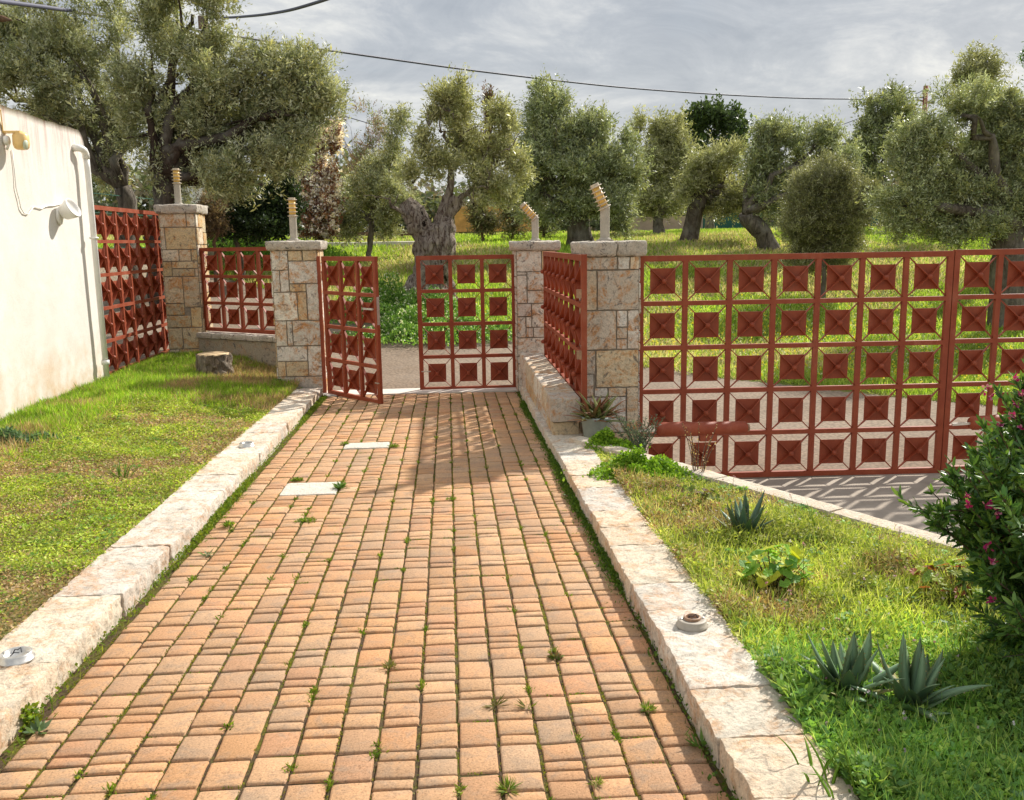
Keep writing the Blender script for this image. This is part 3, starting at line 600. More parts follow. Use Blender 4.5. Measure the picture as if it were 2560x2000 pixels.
# ------------------------------------------------------------------ white wall, downpipe, wall lights
XW = -3.92
root = empty('white_wall', (XW-.4, 9, -1.5), 0, 'high white plastered wall at the left with rusty streaks below its top', 'wall'); off = root.location
n = 130; ysw = np.linspace(2.0, 10.62, n); zsw = np.linspace(-1.75, 1.262, 44); Yg, Zg = np.meshgrid(ysw, zsw, indexing='ij')
P = np.stack([np.full(Yg.size, XW), Yg.ravel(), Zg.ravel()], -1); top = (fbm(P*[0, 1, 0], 3.2, 4)-.5)*.045; P[:, 2] += top*sm(.9, 1.26, P[:, 2]); 
cr = np.clip((P[:, 1]-10.50)/.12, 0, 1)*np.clip((P[:, 2]-1.12)/.14, 0, 1); P[:, 1] -= cr*.05; P[:, 2] -= cr*.05
P[:, 0] += (fbm(P, 1.3, 6)-.5)*.02
q = (np.arange(n-1)[:, None]*44+np.arange(43)[None]).ravel(); Fw = np.stack([q, q+44, q+45, q+1], -1)[:, ::-1]
PB = P.copy(); PB[:, 0] -= .22; V = np.concatenate([P, PB]); m_ = len(P); i = np.arange(n-1)*44+43; Ft = np.stack([i, i+44, i+44+m_, i+m_], -1); i = np.arange(43)+(n-1)*44; Fe = np.stack([i, i+1, i+1+m_, i+m_], -1)[:, ::-1]; i = np.arange(43); F0 = np.stack([i, i+1, i+1+m_, i+m_], -1)
npmesh('plaster_face', V, np.concatenate([Fw, Fw[:, ::-1]+m_, Ft, Fe, F0]), PLA, root, None, True, off)
def onwall(px, py, dx=0): d = ray(px, py); return d*(XW+dx)/d[0]
p0 = onwall(203, 350, .03); p1 = onwall(250, 935, .05)
root = empty('downpipe', (XW+.07, 10.5, -1.5), 0, 'white plastic downpipe running down the end of the white wall', 'pipe'); off = root.location
ye = 10.41; pts = [(XW-.0, ye-.12, 1.05), (XW+.05, ye-.12, 1.05), (XW+.075, ye-.10, 1.045), (XW+.085, ye-.05, 1.03), (XW+.085, ye-.015, 1.0), (XW+.085, ye-.005, .95), (XW+.085, ye, .85), (XW+.085, ye, -1.5)]
mb = MB(); mb.tube(pts[:6], .037, 18); mb.build('elbow', WHP, root, True, off); mb = MB(); mb.tube(pts[5:], .031, 18); mb.build('pipe', WHP, root, True, off)
mb = MB(); mb.lathe([(.037, 0), (.043, .001), (.043, .05), (.037, .051)], 18, (XW+.085, ye, -1.28)); mb.build('coupling', WHP, root, True, off)
mb = MB(); mb.lathe([(.037, 0), (.048, .001), (.048, .02), (.037, .021)], 18, (XW+.085, ye, .1)); mb.build('clamp', WHP, root, True, off)
# yellow wall light
c = onwall(50, 352, .13); root = empty('wall_light', c, 0, 'yellowed round wall light on a bracket, high on the white wall', 'wall light'); RX = rotm((0, 1, 0), pi/2)
mb = MB(); mb.lathe([(.001, .075), (.05, .072), (.068, .05), (.07, -.03), (.062, -.06), (.045, -.075), (.001, -.08)], 24, (0, .02, -.0)); mb.build('housing', YELP, root, True)
mb = MB(); mb.lathe([(.042, 0), (.04, .012), (.03, .02), (.001, .022)], 20, (.045, -.01, -.035), rotm((0, 1, 0), radians(100))@np.eye(3)); mb.build('lens', LENS, root, True)
mb = MB(); mb.box(-.13, .02, -.035, .03, .066, .084); mb.bar((-.125, -.03, .08), (-.10, -.09, .26), .01, .03); mb.build('bracket', YELP, root)
mb = MB(); mb.lathe([(.001, 0), (.04, .002), (.045, .012), (.04, .035), (.001, .04)], 20, (-.12, -.03, .0), rotm((0, 1, 0), pi/2)); mb.build('mount', WHP, root, True)
mb = MB(); mb.tube([(-.105, -.03, .02), (-.09, -.03, -.04), (-.11, -.03, -.08)], .012, 8); mb.build('joint', WHP, root, True)
# floodlight
c = onwall(152, 540, .02); root = empty('wall_light', c, 0, 'white cone shaped floodlight lower on the white wall, end of the cable', 'wall light')
R = rotm((0, 0, 1), radians(-8))@rotm((0, 1, 0), radians(62)); mb = MB()
mb.lathe([(.001, -.0), (.055, .0), (.075, .02), (.098, .10), (.105, .14), (.098, .142), (.09, .12), (.001, .09)], 28, (.01, .02, .02), R); mb.build('shade', WHP, root, True)
mb = MB(); mb.lathe([(.001, 0), (.085, 0), (.088, .012), (.07, .022), (.001, .024)], 26, (-.018, .0, -.0), rotm((0, 1, 0), pi/2)); mb.build('mount', WHP, root, True)
mb = MB(); pt = [(30, 375), (36, 425), (40, 470), (48, 500), (52, 520), (60, 533), (70, 536), (78, 525), (84, 517), (94, 519), (104, 522), (112, 517), (120, 515), (135, 514), (150, 510), (160, 508)]
mb.tube([onwall(a, b, .012) for a, b in pt], .0055, 8); tag(mb.build('wall_cable', WHP, smooth=True), 'thin white cable hanging between the two lights on the white wall', 'cable')

# ------------------------------------------------------------------ tree stump
root = empty('tree_stump', (-2.80, 11.0, -1.52), 0, 'sawn tree stump standing in the lawn in front of the low concrete wall', 'tree stump')
zs = np.linspace(0, 1, 16); mb = MB(); mb.tube([(0, 0, z*.29-.02) for z in zs], np.interp(zs, [0, .15, .4, .93, 1], [.235, .215, .20, .197, .186]), 90, .2, 22, cap=False); mb.build('bark', m_bark('stump_bark', (.06, .045, .03), (.40, .32, .24), 2.2), root, True)
mb = MB(); mb.lathe([(.19, .258), (.178, .272), (.1, .275), (.001, .274)], 40); mb.build('cut_face', WOOD, root, True)

# ------------------------------------------------------------------ trees
OL = np.array([(.36, .38, .22), (.46, .47, .29), (.24, .27, .14), (.56, .56, .40), (.42, .40, .19)])
def crown_leaves(blobs, n, ls, pal, thr=.42, seed=0, up=.5, nf=1.1, inner=.3, lw=.27, brown=0.):
    n = int(n*1.25); ls = ls*.84
    """blobs: (centre, radii).  sprigs of leaves spread through a lumpy volume"""
    kids = []
    for c, r in blobs:
        r = np.array(r); kids.append((c, r*.5))
        for u in rnd3(10): kids.append((np.array(c)+u*r*rng.uniform(.45, .95), r*rng.uniform(.16, .38)*np.array([1, 1, rng.uniform(.9, 1.6)])))
    blobs = kids; vol = np.array([np.prod(r)**(2/3) for c, r in blobs]); cnt = (n*vol/vol.sum()).astype(int); out = []
    k = 14
    for (c, r), m_ in zip(blobs, cnt):
        ns = max(4, m_//k*2); u = rnd3(ns); rad = np.where(rng.random(ns) < inner, rng.uniform(.25, .8, ns), rng.uniform(.72, 1.08, ns))
        rad = rad*(.55+.85*vn(u*1.0+np.array(c)*.37, 2.4, seed)); sh_ = rng.random(ns) < .08; rad = np.where(sh_, rad*1.04, rad); P = np.array(c)+u*np.array(r)*rad[:, None]
        keep = fbm(P, nf*1.7, seed+5, 2) > thr+.075; P = P[keep][:m_//k+1]; u = u[keep][:m_//k+1]; rad = rad[keep][:m_//k+1]; ns = len(P)
        if ns == 0: continue
        d = nrm(u*.7+np.array([0, 0, up])+rnd3(ns)*.55); tl = ls*rng.uniform(2.5, 6, ns)*np.where(sh_[keep][:m_//k+1], 1.35, 1); d[sh_[keep][:m_//k+1]] = nrm(d[sh_[keep][:m_//k+1]]*.6+np.array([0, 0, .9]))
        t = rng.random((ns, k)); Q = P[:, None]+d[:, None]*(t*tl[:, None])[..., None]+rng.normal(size=(ns, k, 3))*ls*.35
        dl = nrm(d[:, None]*.8+rng.normal(size=(ns, k, 3))*.75); col = pal[rng.integers(len(pal), size=ns)]*rng.uniform(.6, 1.4, (ns, 1))
        if brown: bm_ = rng.random(ns) < brown; col[bm_] = (.28, .15, .08)
        colr = np.repeat(col[:, None], k, 1)*rng.uniform(.75, 1.3, (ns, k, 1)); L = ls*rng.uniform(.7, 1.3, (ns, k))*np.where(rad < .7, 1.5, 1)[:, None]
        out.append(leaves(Q.reshape(-1, 3), dl.reshape(-1, 3), rng.normal(size=(ns*k, 3))+np.array([0, 0, .6]), L.ravel(), L.ravel()*lw, colr.reshape(-1, 3)))
    return merge(out)
def limb(mb, a, b, ra, rb, seed, n=9, wob=.12, ns=9, disp=.25):
    a, b = np.array(a, float), np.array(b, float); t = np.linspace(0, 1, n)[:, None]; L = np.linalg.norm(b-a); r = np.random.default_rng(seed)
    off = np.cumsum(r.normal(size=(n, 3))*.5, 0); off -= t*off[-1]; off *= wob*L/ max(1, np.abs(off).max()); off[0] = 0
    sag = np.array([0, 0, 1])*np.sin(t*pi)*L*.06
    P = a+(b-a)*t+off+sag; mb.tube(P, ra+(rb-ra)*t[:, 0]**.8, ns, disp, 3/ max(ra, .05)*.2+2); return P
def tree(name, label, cat, base, Y, tr, blobsD, n, ls, pal=OL, thr=.42, seed=0, group=None, up=.5, forks=None, depth=.8, bark=None, mat_=None, lean=(0, 0), top=None, inner=.3, nf=1.1, lw=.27, twigs=2, brown=0.):
    """base: picture direction of the foot, blobsD: (x, y, rx, ry[, dY])"""
    sc_ = 1.17216/F*Y; blobs = []
    for b in blobsD:
        dy = b[4] if len(b) > 4 else rng.uniform(-.5, .5)*b[2]*sc_; c = D(b[0], b[1], Y+dy); blobs.append((c, (b[2]*sc_, b[2]*sc_*depth, b[3]*sc_)))
    f = D(base[0], base[1], Y); root = empty(name, f, 0, label, cat, group); mb = MB()
    tp = D(top[0], top[1], Y) if top else f+np.array([lean[0], lean[1], .9]); f0 = f.copy(); f0[2] = min(f[2], gz1(f[0], f[1]))-.25; limb(mb, f0, tp, tr*1.15, tr*.8, seed, 8, .06, 14, .3)
    for i, (c, r) in enumerate(blobs):
        P = limb(mb, tp, c+np.array([0, 0, -r[2]*.1]), tr*.5, tr*.10, seed+i*7, 9, .12)
        for k in range(twigs):
            s = P[rng.integers(4, 8)]; e = c+rnd3(1)[0]*np.array(r)*.85; e[2] = max(e[2], c[2]-r[2]*.5); limb(mb, s, e, tr*.16, tr*.03, seed+i*31+k, 6, .1, 6)
    mb.build('trunk', bark or BARK, root, True, off=f)
    V, Fq, C = crown_leaves(blobs, n, ls, np.array(pal), thr, seed, up, nf, inner, lw, brown); npmesh('crown', V, Fq, mat_ or LEAF, root, C, False, f)
    return root
GT = 'olive trees beyond the gates'
OD = OL*np.array([.8, .85, .8]); OY = np.array([(.46, .46, .23), (.55, .54, .29), (.33, .35, .16), (.60, .59, .38)])
tree('olive_tree', 'tall olive tree above the white wall at the top left corner', 'tree', (262, 470), 18, .2, [(20, 60, 80, 70), (120, 60, 90, 75), (40, 170, 110, 80), (170, 150, 100, 90), (235, 60, 60, 70), (110, 235, 120, 60), (230, 250, 80, 90), (250, 350, 60, 80), (-40, 120, 70, 100)], 85000, .075, OL, .40, 11, GT, top=(262, 400), depth=.7)
tree('olive_tree', 'largest olive tree, its dark leaning trunk just behind the tallest pillar', 'tree', (322, 470), 17, .27, [(345, 50, 70, 60), (410, 25, 80, 50), (440, 90, 70, 60), (380, 150, 90, 70), (470, 190, 100, 70), (560, 160, 80, 60), (650, 175, 75, 60), (690, 220, 50, 50), (600, 250, 90, 60), (500, 270, 110, 70), (420, 290, 100, 80), (330, 270, 80, 80), (550, 350, 80, 60), (470, 370, 80, 55), (600, 310, 60, 50), (640, 300, 45, 45), (560, 390, 60, 45), (430, 390, 60, 40), (350, 370, 50, 50), (300, 170, 60, 70)], 165000, .075, OL, .34, 12, GT, top=(352, 370), depth=.8, bark=m_bark('dark_bark', (.03, .02, .016), (.10, .07, .055)))
PINK = np.array([(.88, .78, .72), (.85, .72, .66), (.30, .14, .09), (.24, .12, .08), (.9, .82, .78), (.88, .8, .75), (.9, .84, .8), (.35, .18, .1)])
tree('almond_tree', 'small almond tree covered in white blossom, behind the lamp left of the gate', 'tree', (680, 500), 24, .07, [(655, 330, 45, 45), (665, 390, 55, 50), (680, 440, 45, 45), (665, 480, 60, 30), (700, 300, 30, 30), (700, 400, 25, 50)], 34000, .075, PINK, .38, 13, None, lw=.7, bark=BARKB, top=(678, 440))
tree('sparse_tree', 'thin bare twigged pinkish tree right of the white blossom', 'tree', (790, 500), 30, .06, [(790, 280, 55, 40), (730, 290, 35, 50), (830, 350, 50, 50), (760, 350, 50, 50), (850, 300, 30, 50)], 11000, .09, np.array([(.30, .18, .12), (.3, .3, .18), (.25, .28, .15), (.4, .26, .2)]), .5, 14, None, bark=BARKB, top=(790, 440), twigs=6)
tree('olive_shrub', 'low grey green olive shrub spreading left of the gnarled trunk', 'shrub', (790, 505), 25, .08, [(770, 440, 60, 60), (830, 430, 60, 60), (730, 460, 35, 45), (800, 380, 60, 40), (860, 470, 40, 35), (850, 260, 30, 35), (845, 320, 25, 40)], 42000, .085, OL*1.0, .38, 15, None, top=(790, 470), lw=.3)
# gnarled olive
def gnarled():
    Y = 19.; f = D(925, 620, Y); root = empty('olive_tree', f, 0, 'old olive tree with a thick twisted grey trunk between the two pedestrian gate leaves', 'tree', GT); mb = MB()
    def q(x, y, dy=0): return D(x, y, Y+dy)
    s = 1.17216/F*Y
    mb.tube([q(915, 640), q(918, 590), q(922, 550), q(924, 515), q(922, 490), q(920, 476)], np.array([56, 42, 36, 36, 32, 18])*s, 48, .42, 2.8, ridge=.12)
    mb.tube([q(893, 640, -.2), q(893, 590, -.2), q(902, 555, -.15), q(905, 510, -.1), q(897, 470, -.1), q(883, 450), q(872, 438, .1), q(865, 428, .1)], np.array([24, 14, 17, 20, 21, 20, 18, 14])*s, 40, .42, 3.4, ridge=.12)
    mb.tube([q(945, 560, -.2), q(948, 520, -.2), q(943, 490, -.1), q(945, 465), q(957, 445), q(966, 430), q(973, 420)], np.array([18, 22, 22, 18, 16, 18, 16])*s, 40, .42, 3.4, ridge=.12)
    mb.tube([q(935, 600, -.25), q(940, 560, -.25), q(930, 520, -.3)], np.array([20, 16, 8])*s, 20, .35, 3)
    limb(mb, q(958, 440), q(962, 370), 9*s, 7*s, 3, 6, .03, 10); limb(mb, q(962, 370), q(950, 280), 6*s, 3*s, 4); limb(mb, q(962, 372), q(985, 300), 5*s, 2*s, 5)
    limb(mb, q(966, 432), q(1030, 380), 7*s, 4*s, 6); limb(mb, q(1030, 380), q(1090, 345), 4*s, 1.5*s, 7); limb(mb, q(1030, 380), q(1050, 270), 3.5*s, 1.5*s, 8)
    limb(mb, q(885, 470, -.1), q(835, 440, -.4), 5*s, 3.5*s, 9, 6, .05); limb(mb, q(835, 440, -.4), q(829, 422, -.5), 3*s, 2*s, 10, 4); limb(mb, q(829, 424, -.5), q(775, 418, -.6), 1.5*s, .6*s, 12); limb(mb, q(838, 440, -.4), q(850, 415, -.5), 1.6*s, .7*s, 13)
    bl = [(965, 215, 38, 40), (985, 255, 45, 45), (940, 250, 32, 50), (985, 310, 40, 40), (960, 330, 32, 35), (1065, 245, 28, 35), (1085, 290, 32, 45), (1055, 330, 45, 45), (1100, 340, 32, 35), (1030, 300, 28, 40), (1040, 385, 50, 30), (1010, 420, 50, 28), (900, 300, 20, 40), (915, 250, 16, 30), (925, 355, 35, 30), (1010, 345, 40, 32), (880, 375, 30, 24), (1110, 385, 22, 22), (1075, 420, 32, 22)]
    blobs = [(q(a, b, rng.uniform(-.5, .5)), (c*s, c*s*.9, d*s)) for a, b, c, d in bl]
    for i, (c, r) in enumerate(blobs):
        for k in range(3): limb(mb, c-np.array([0, 0, r[2]*.6]), c+rnd3(1)[0]*np.array(r)*.9, .022, .006, 50+i*5+k, 6, .1, 5)
    mb.build('trunk', BARKG, root, True, off=f)
    V, Fq, C = crown_leaves(blobs, 66000, .075, OY*.95, .44, 31, .5, 1.6, .4); npmesh('crown', V, Fq, LEAF, root, C, False, f)
gnarled()
tree('olive_tree', 'dense rounded olive tree behind the two tilted pillar lamps', 'tree', (1235, 520), 27, .36, [(1175, 235, 60, 45), (1160, 290, 50, 60), (1215, 290, 70, 60), (1275, 310, 75, 55), (1325, 340, 40, 50), (1200, 370, 80, 60), (1280, 390, 80, 60), (1325, 410, 40, 50), (1150, 400, 45, 60), (1130, 360, 25, 40), (1230, 440, 60, 30), (1330, 470, 25, 30), (1170, 460, 25, 25)], 95000, .11, OD*1.1, .34, 16, GT, top=(1232, 450), depth=1)
tree('olive_tree', 'narrow olive tree right of the dense rounded one', 'tree', (1405, 490), 34, .22, [(1395, 300, 45, 40), (1430, 320, 40, 60), (1380, 360, 35, 50), (1420, 390, 55, 55), (1400, 440, 50, 35), (1455, 370, 25, 50)], 42000, .13, OY*.85, .36, 17, GT, top=(1405, 460), depth=1)
tree('leafy_tree', 'tall airy dark green tree rising behind the olive with a bare dark trunk', 'tree', (1520, 480), 42, .2, [(1475, 275, 25, 25), (1520, 265, 35, 25), (1560, 270, 30, 25), (1500, 310, 30, 30), (1560, 310, 35, 30), (1585, 290, 20, 25)], 14000, .17, np.array([(.07, .11, .04), (.1, .14, .05)]), .45, 18, None, lw=.55, nf=.9, top=(1520, 400))
tree('olive_tree', 'olive tree with a bare dark leaning trunk beside the white path', 'tree', (1470, 508), 28, .26, [(1530, 350, 60, 35), (1500, 380, 50, 30), (1560, 400, 45, 50), (1590, 440, 35, 35), (1530, 430, 40, 40), (1480, 410, 35, 35), (1610, 440, 22, 22)], 40000, .11, OY*.85, .40, 19, GT, top=(1500, 410), bark=m_bark('dark_bark_b', (.04, .03, .024), (.2, .16, .13)))
tree('olive_tree', 'olive tree with a thick trunk leaning left, behind the round bush', 'tree', (1655, 530), 26, .26, [(1640, 290, 35, 30), (1680, 330, 60, 50), (1750, 300, 50, 28), (1790, 310, 30, 30), (1640, 370, 50, 50), (1700, 390, 60, 50), (1770, 350, 50, 40), (1630, 420, 30, 40), (1660, 440, 30, 30)], 52000, .105, OD*1.1, .40, 20, GT, top=(1592, 455))
tree('round_bush', 'round olive bush like a ball, close behind the driveway gate', 'bush', (1755, 560), 20, .06, [(1755, 440, 90, 75), (1740, 400, 60, 45), (1800, 470, 60, 60), (1710, 480, 55, 50), (1760, 500, 90, 42), (1790, 400, 50, 40), (1835, 440, 35, 50), (1755, 530, 95, 35), (1755, 560, 70, 30)], 130000, .07, OY*.62, .25, 21, None, up=.75, inner=.2, top=(1755, 500), lw=.22)
tree('olive_tree', 'dark olive tree behind the largest right olive, below the red pole', 'tree', (1890, 500), 34, .22, [(1885, 240, 55, 35), (1870, 285, 60, 50), (1930, 260, 40, 45), (1840, 330, 40, 45), (1900, 330, 60, 40), (1850, 380, 45, 35)], 42000, .13, OD*.95, .36, 22, GT, top=(1880, 430), depth=1, lw=.35)
tree('olive_tree', 'slender olive top standing up behind the largest right olive', 'tree', (2095, 500), 30, .14, [(2085, 130, 30, 30), (2095, 175, 45, 40), (2060, 170, 35, 30), (2120, 170, 30, 35)], 15000, .11, OY*.8, .44, 23, GT, top=(2092, 250), nf=1.4)
tree('olive_tree', 'largest olive tree on the right, its branches hanging to the ground behind the gate', 'tree', (2150, 640), 17, .34, [(2050, 240, 70, 45), (2130, 250, 70, 60), (2190, 260, 40, 70), (1990, 290, 70, 60), (2080, 330, 100, 70), (1940, 350, 60, 55), (2170, 370, 70, 90), (1960, 420, 70, 50), (2050, 420, 90, 60), (1920, 460, 45, 50), (2010, 490, 80, 35), (2100, 490, 70, 30), (2150, 450, 60, 60), (1890, 410, 40, 50), (2190, 450, 50, 60)], 140000, .072, OD*1.15, .36, 24, GT, top=(2155, 480), depth=.8)
tree('dead_cypress', 'narrow brown dead cypress top rising behind the gnarled olive', 'tree', (1040, 470), 36, .06, [(1043, 225, 7, 22, 0), (1043, 265, 8, 30, 0), (1041, 330, 10, 60, 0), (1040, 400, 12, 60, 0)], 6000, .12, np.array([(.25, .13, .07), (.2, .11, .06), (.12, .14, .06)]), .2, 25, None, top=(1042, 260), bark=BARKB, twigs=0, up=2)
tree('conifer', 'bright green conifer just entering the picture at the upper right edge', 'tree', (2215, 560), 24, .12, [(2205, 130, 24, 30, 0), (2210, 180, 26, 40, 0), (2212, 260, 28, 60, 0), (2212, 360, 30, 70, 0)], 14000, .08, np.array([(.12, .22, .04), (.16, .27, .06)]), .2, 26, None, top=(2212, 200), up=1.5, twigs=0)
tree('dark_hedge', 'dark green hedge bush behind the small red fence panel', 'bush', (505, 500), 21, .06, [(500, 430, 45, 40), (545, 450, 55, 50), (590, 430, 40, 45), (480, 470, 50, 30), (600, 475, 40, 30), (550, 485, 70, 22)], 40000, .075, np.array([(.035, .06, .02), (.05, .08, .03), (.03, .05, .02)]), .2, 27, None, lw=.5, top=(505, 480))
tree('dry_bush', 'dry brown bush left of the dark green hedge', 'bush', (460, 500), 20, .04, [(455, 460, 28, 30), (445, 485, 28, 20)], 6000, .07, np.array([(.22, .15, .09), (.28, .2, .12)]), .3, 28, None, top=(458, 480), twigs=8, bark=BARKB)
for i, (x, y, ww, hh) in enumerate([(1030, 480, 26, 28), (1095, 465, 38, 35), (1160, 480, 25, 25)]):
    tree('bare_shrub', ['bushy dark stemmed shrub just right of the gnarled trunk', 'thin bare stemmed shrub between two olives, left of the leaning lamp', 'small bare shrub behind the bent lamp'][i], 'shrub', (x, 508), 29+i, .05, [(x, y, ww, hh), (x-10, y-20, ww*.6, hh*.7)], [9000, 5000, 3500][i], .09, np.array([(.16, .17, .08), (.22, .18, .1)]), .38, 40+i, 'bare shrubs in the meadow', top=(x, 485), twigs=8, bark=BARKB)

# ------------------------------------------------------------------ distant things
def fbox(mb, x0, y0, x1, y1, Y, th=.2, dz=0):
    a, b = D(x0, y0, Y), D(x1, y1, Y); mb.box(min(a[0], b[0]), max(a[0], b[0]), Y, Y+th, min(a[2], b[2]), max(a[2], b[2]))
V = []; 
xs_ = rng.uniform(-60, 60, 5200); P = np.stack([xs_, rng.uniform(62, 72, 5200), rng.uniform(0, 1, 5200)], -1); hh = 2.6+2.2*vn(np.stack([xs_, 0*xs_, 0*xs_], -1), .12, 2)+1.2*vn(np.stack([xs_, 0*xs_, 0*xs_], -1), .6, 4); P[:, 2] = P[:, 2]*hh
k = 12; Q = np.repeat(P, k, 0)+rng.normal(size=(5200*k, 3))*.5; cc = np.repeat(np.array([(.16, .19, .10), (.2, .22, .12), (.24, .2, .15), (.12, .15, .07)])[rng.integers(4, size=5200)], k, 0)
o = npmesh('distant_woodland', *leaves(Q, rnd3(len(Q)), rnd3(len(Q)), np.full(len(Q), .55), np.full(len(Q), .3), cc)[:2], LEAF, None, np.repeat(cc, 4, 0)); o['kind'] = 'stuff'; tag(o, 'far belt of trees and scrub closing the meadow at the horizon', 'woodland')
mb = MB(); fbox(mb, 970, 440, 1150, 492, 48, 3); P_ = mb.build('earth_bank', ORG); P_['kind'] = 'structure'
mb = MB(); fbox(mb, 1345, 462, 1580, 492, 46, .25); tag(mb.build('boundary_wall', WALLP), 'pale pinkish boundary wall far behind the olive trunks', 'wall')
mb = MB(); fbox(mb, 1500, 455, 1625, 488, 44, .05)
for i in range(6): a = D(1500+i*25, 488, 44); mb.bar((a[0], 43.95, a[2]-.2), (a[0], 43.95, a[2]+1), .05, .05)
tag(mb.build('net_fence', NETG), 'green netting fence in the distance beside the white path', 'fence')
mb = MB(); fbox(mb, 1860, 445, 1960, 500, 44, .05); tag(mb.build('net_fence', NETG), 'green netting fence glimpsed under the right olives', 'fence')
YW = hit(760*1.172, 529*1.172)[1]; mb = MB(); a = D(590, 519, YW); b_ = D(905, 517, YW)
rock(mb, a[0], b_[0], YW, YW+.5, a[2]-.6, a[2], .02, .25, 1.5, .03, (.7, .66, .6), 0); tag(mb.build('low_white_wall', PATHW, smooth=True), 'long low white kerb wall across the meadow behind the open gate', 'low wall')
mb = MB(); a = D(640, 497, 31); b_ = D(900, 497, 31); mb.box(a[0], b_[0], 31, 31.15, a[2]-.13, a[2]); 
for i in range(7): mb.box(a[0]+(b_[0]-a[0])*i/6-.05, a[0]+(b_[0]-a[0])*i/6+.05, 31.02, 31.12, a[2]-.4, a[2]-.13)
tag(mb.build('wooden_rail', BARKB), 'dark wooden rail behind the low white wall', 'rail fence')
mb = MB(); a = D(1480, 500, 34); b_ = D(1582, 500, 34); rock(mb, a[0], b_[0], 33.5, 34.3, a[2]-.5, a[2]+.03, .03, .2, 1.5, .03, (.7, .6, .5), 0); tag(mb.build('low_white_wall', PATHW, smooth=True), 'short white concrete strip in the grass right of the dark leaning trunk', 'low wall')
# green wire fence behind the side gate
root = empty('wire_fence', D(250, 440, 17), 0, 'dark green wire mesh fence behind the red side gate', 'fence'); off = root.location; a, b_ = D(150, 444, 16.), D(440, 432, 22.); mb = MB(); zt_ = 1.02; zb_ = -.2
for t in np.linspace(0, 1, 75): p = a+(b_-a)*t; mb.bar((p[0], p[1], zb_), (p[0], p[1], zt_), .014, .014)
for z in (0., .3, .62, .95): mb.bar((a[0], a[1], z), (b_[0], b_[1], z), .014, .014)
mb.build('mesh', FGREEN, root, off=off); mb = MB()
for t in (0, .34, .67, 1): p = a+(b_-a)*t; mb.bar((p[0], p[1], -.6), (p[0], p[1], zt_+.04), .06, .06)
mb.build('posts', FGREEN, root, off=off)
mb = MB(); mb.bar((a[0], a[1]+.05, -.45), (b_[0], b_[1]+.05, -.45), .2, .7); mb.build('base_wall', CONW, root, off=off)
mb = MB(); p = D(408, 440, 24); mb.box(p[0]-.28, p[0]+.35, 24, 24.1, -.3, p[2]+.45); o = mb.build('notice_board', WHP); tag(o, 'white board standing behind the leftmost pillar lamp', 'board')
mb = MB(); 
for x in (394, 441): p = D(x, 440, 23.9); mb.bar((p[0], 23.9, -.5), (p[0], 23.9, p[2]+.5), .05, .05)
mb.build('post', BLUE, o)

# utility poles, wires, street lamp
def pole(x, ytop, Y, r_, label, m_):
    t = D(x, ytop, Y); root = empty('utility_pole', (t[0], Y, gz1(t[0], Y)), 0, label, 'utility pole', 'utility poles'); mb = MB(); h = t[2]-gz1(t[0], Y); mb.tube([(0, 0, -.3), (0, 0, h)], [r_*1.2, r_], 12); mb.build('pole', m_, root, True); return root, t
r1, t1 = pole(432, 35, 25, .12, 'brown wooden utility pole hidden in the largest left olive crown', BARKB)
r2, t2 = pole(1975, 183, 52, .13, 'reddish utility pole standing above the trees at the right', m_simple('red_pole', (.3, .1, .07), .7))
mb = MB(); mb.bar((-.5, 0, t2[2]-gz1(t2[0], 52)-.75), (.5, 0, t2[2]-gz1(t2[0], 52)-.95), .08, .08); mb.build('crossarm', BARKB, r2); mb = MB(); mb.lathe([(.001, 0), (.12, .0), (.14, .15), (.06, .25), (.001, .26)], 12, (-.65, 0, t2[2]-gz1(t2[0], 52)-1.3)); mb.build('insulator', YELP, r2)
def wire(pts, r_, label):
    P = [D(*p) for p in pts]; P = np.array(P); t = np.linspace(0, len(P)-1, len(P)*6); Q = np.stack([np.interp(t, range(len(P)), P[:, i]) for i in range(3)], -1)
    for _ in range(6): Q[1:-1] = (Q[:-2]+2*Q[1:-1]+Q[2:])/4
    mb = MB(); mb.tube(Q, r_, 6); tag(mb.build('overhead_wire', WIRE, smooth=True), label, 'overhead wire', 'overhead wires')
wire([(-60, -6, 12.), (8, 4, 14), (106, 16, 17), (254, 39, 21), (432, 66, 25), (570, 88, 27.5), (740, 113, 30.5), (1000, 150, 35), (1300, 185, 40.5), (1500, 200, 44), (1700, 210, 47.5), (1870, 212, 50), (1975, 208, 52)], .036, 'long thick overhead wire sagging across the whole sky')
wire([(432, 38, 25), (495, 37.5, 22), (560, 32, 20), (620, 22, 18), (690, 1, 16.5), (740, -18, 15)], .028, 'twisted overhead wire climbing out of the top edge left of centre')
wire([(725, 245, 40), (800, 267, 40), (880, 290, 40), (950, 305, 40)], .018, 'faint thin wire between the sparse tree and the gnarled olive')
wire([(1750, 283, 50), (1880, 235, 51), (1975, 190, 52)], .02, 'faint thin wire running up to the red pole')
c = D(6, 43, 14); root = empty('street_lamp', c, 0, 'street lamp head poking in at the top left edge', 'street lamp'); mb = MB(); mb.tube([(-.35, 0, .0), (-.2, 0, .03), (.0, 0, .02), (.12, 0, .0)], [.03, .05, .045, .01], 12); mb.build('head', BARKB, root, True); mb = MB(); mb.tube([(-1.3, 0, .5), (-.7, 0, .25), (-.3, 0, .02)], .02, 8); mb.build('arm', DARK, root, True); mb = MB(); mb.tube([(-1.3, 0, -6), (-1.3, 0, .5)], .05, 8); mb.build('pole', DARK, root, True)

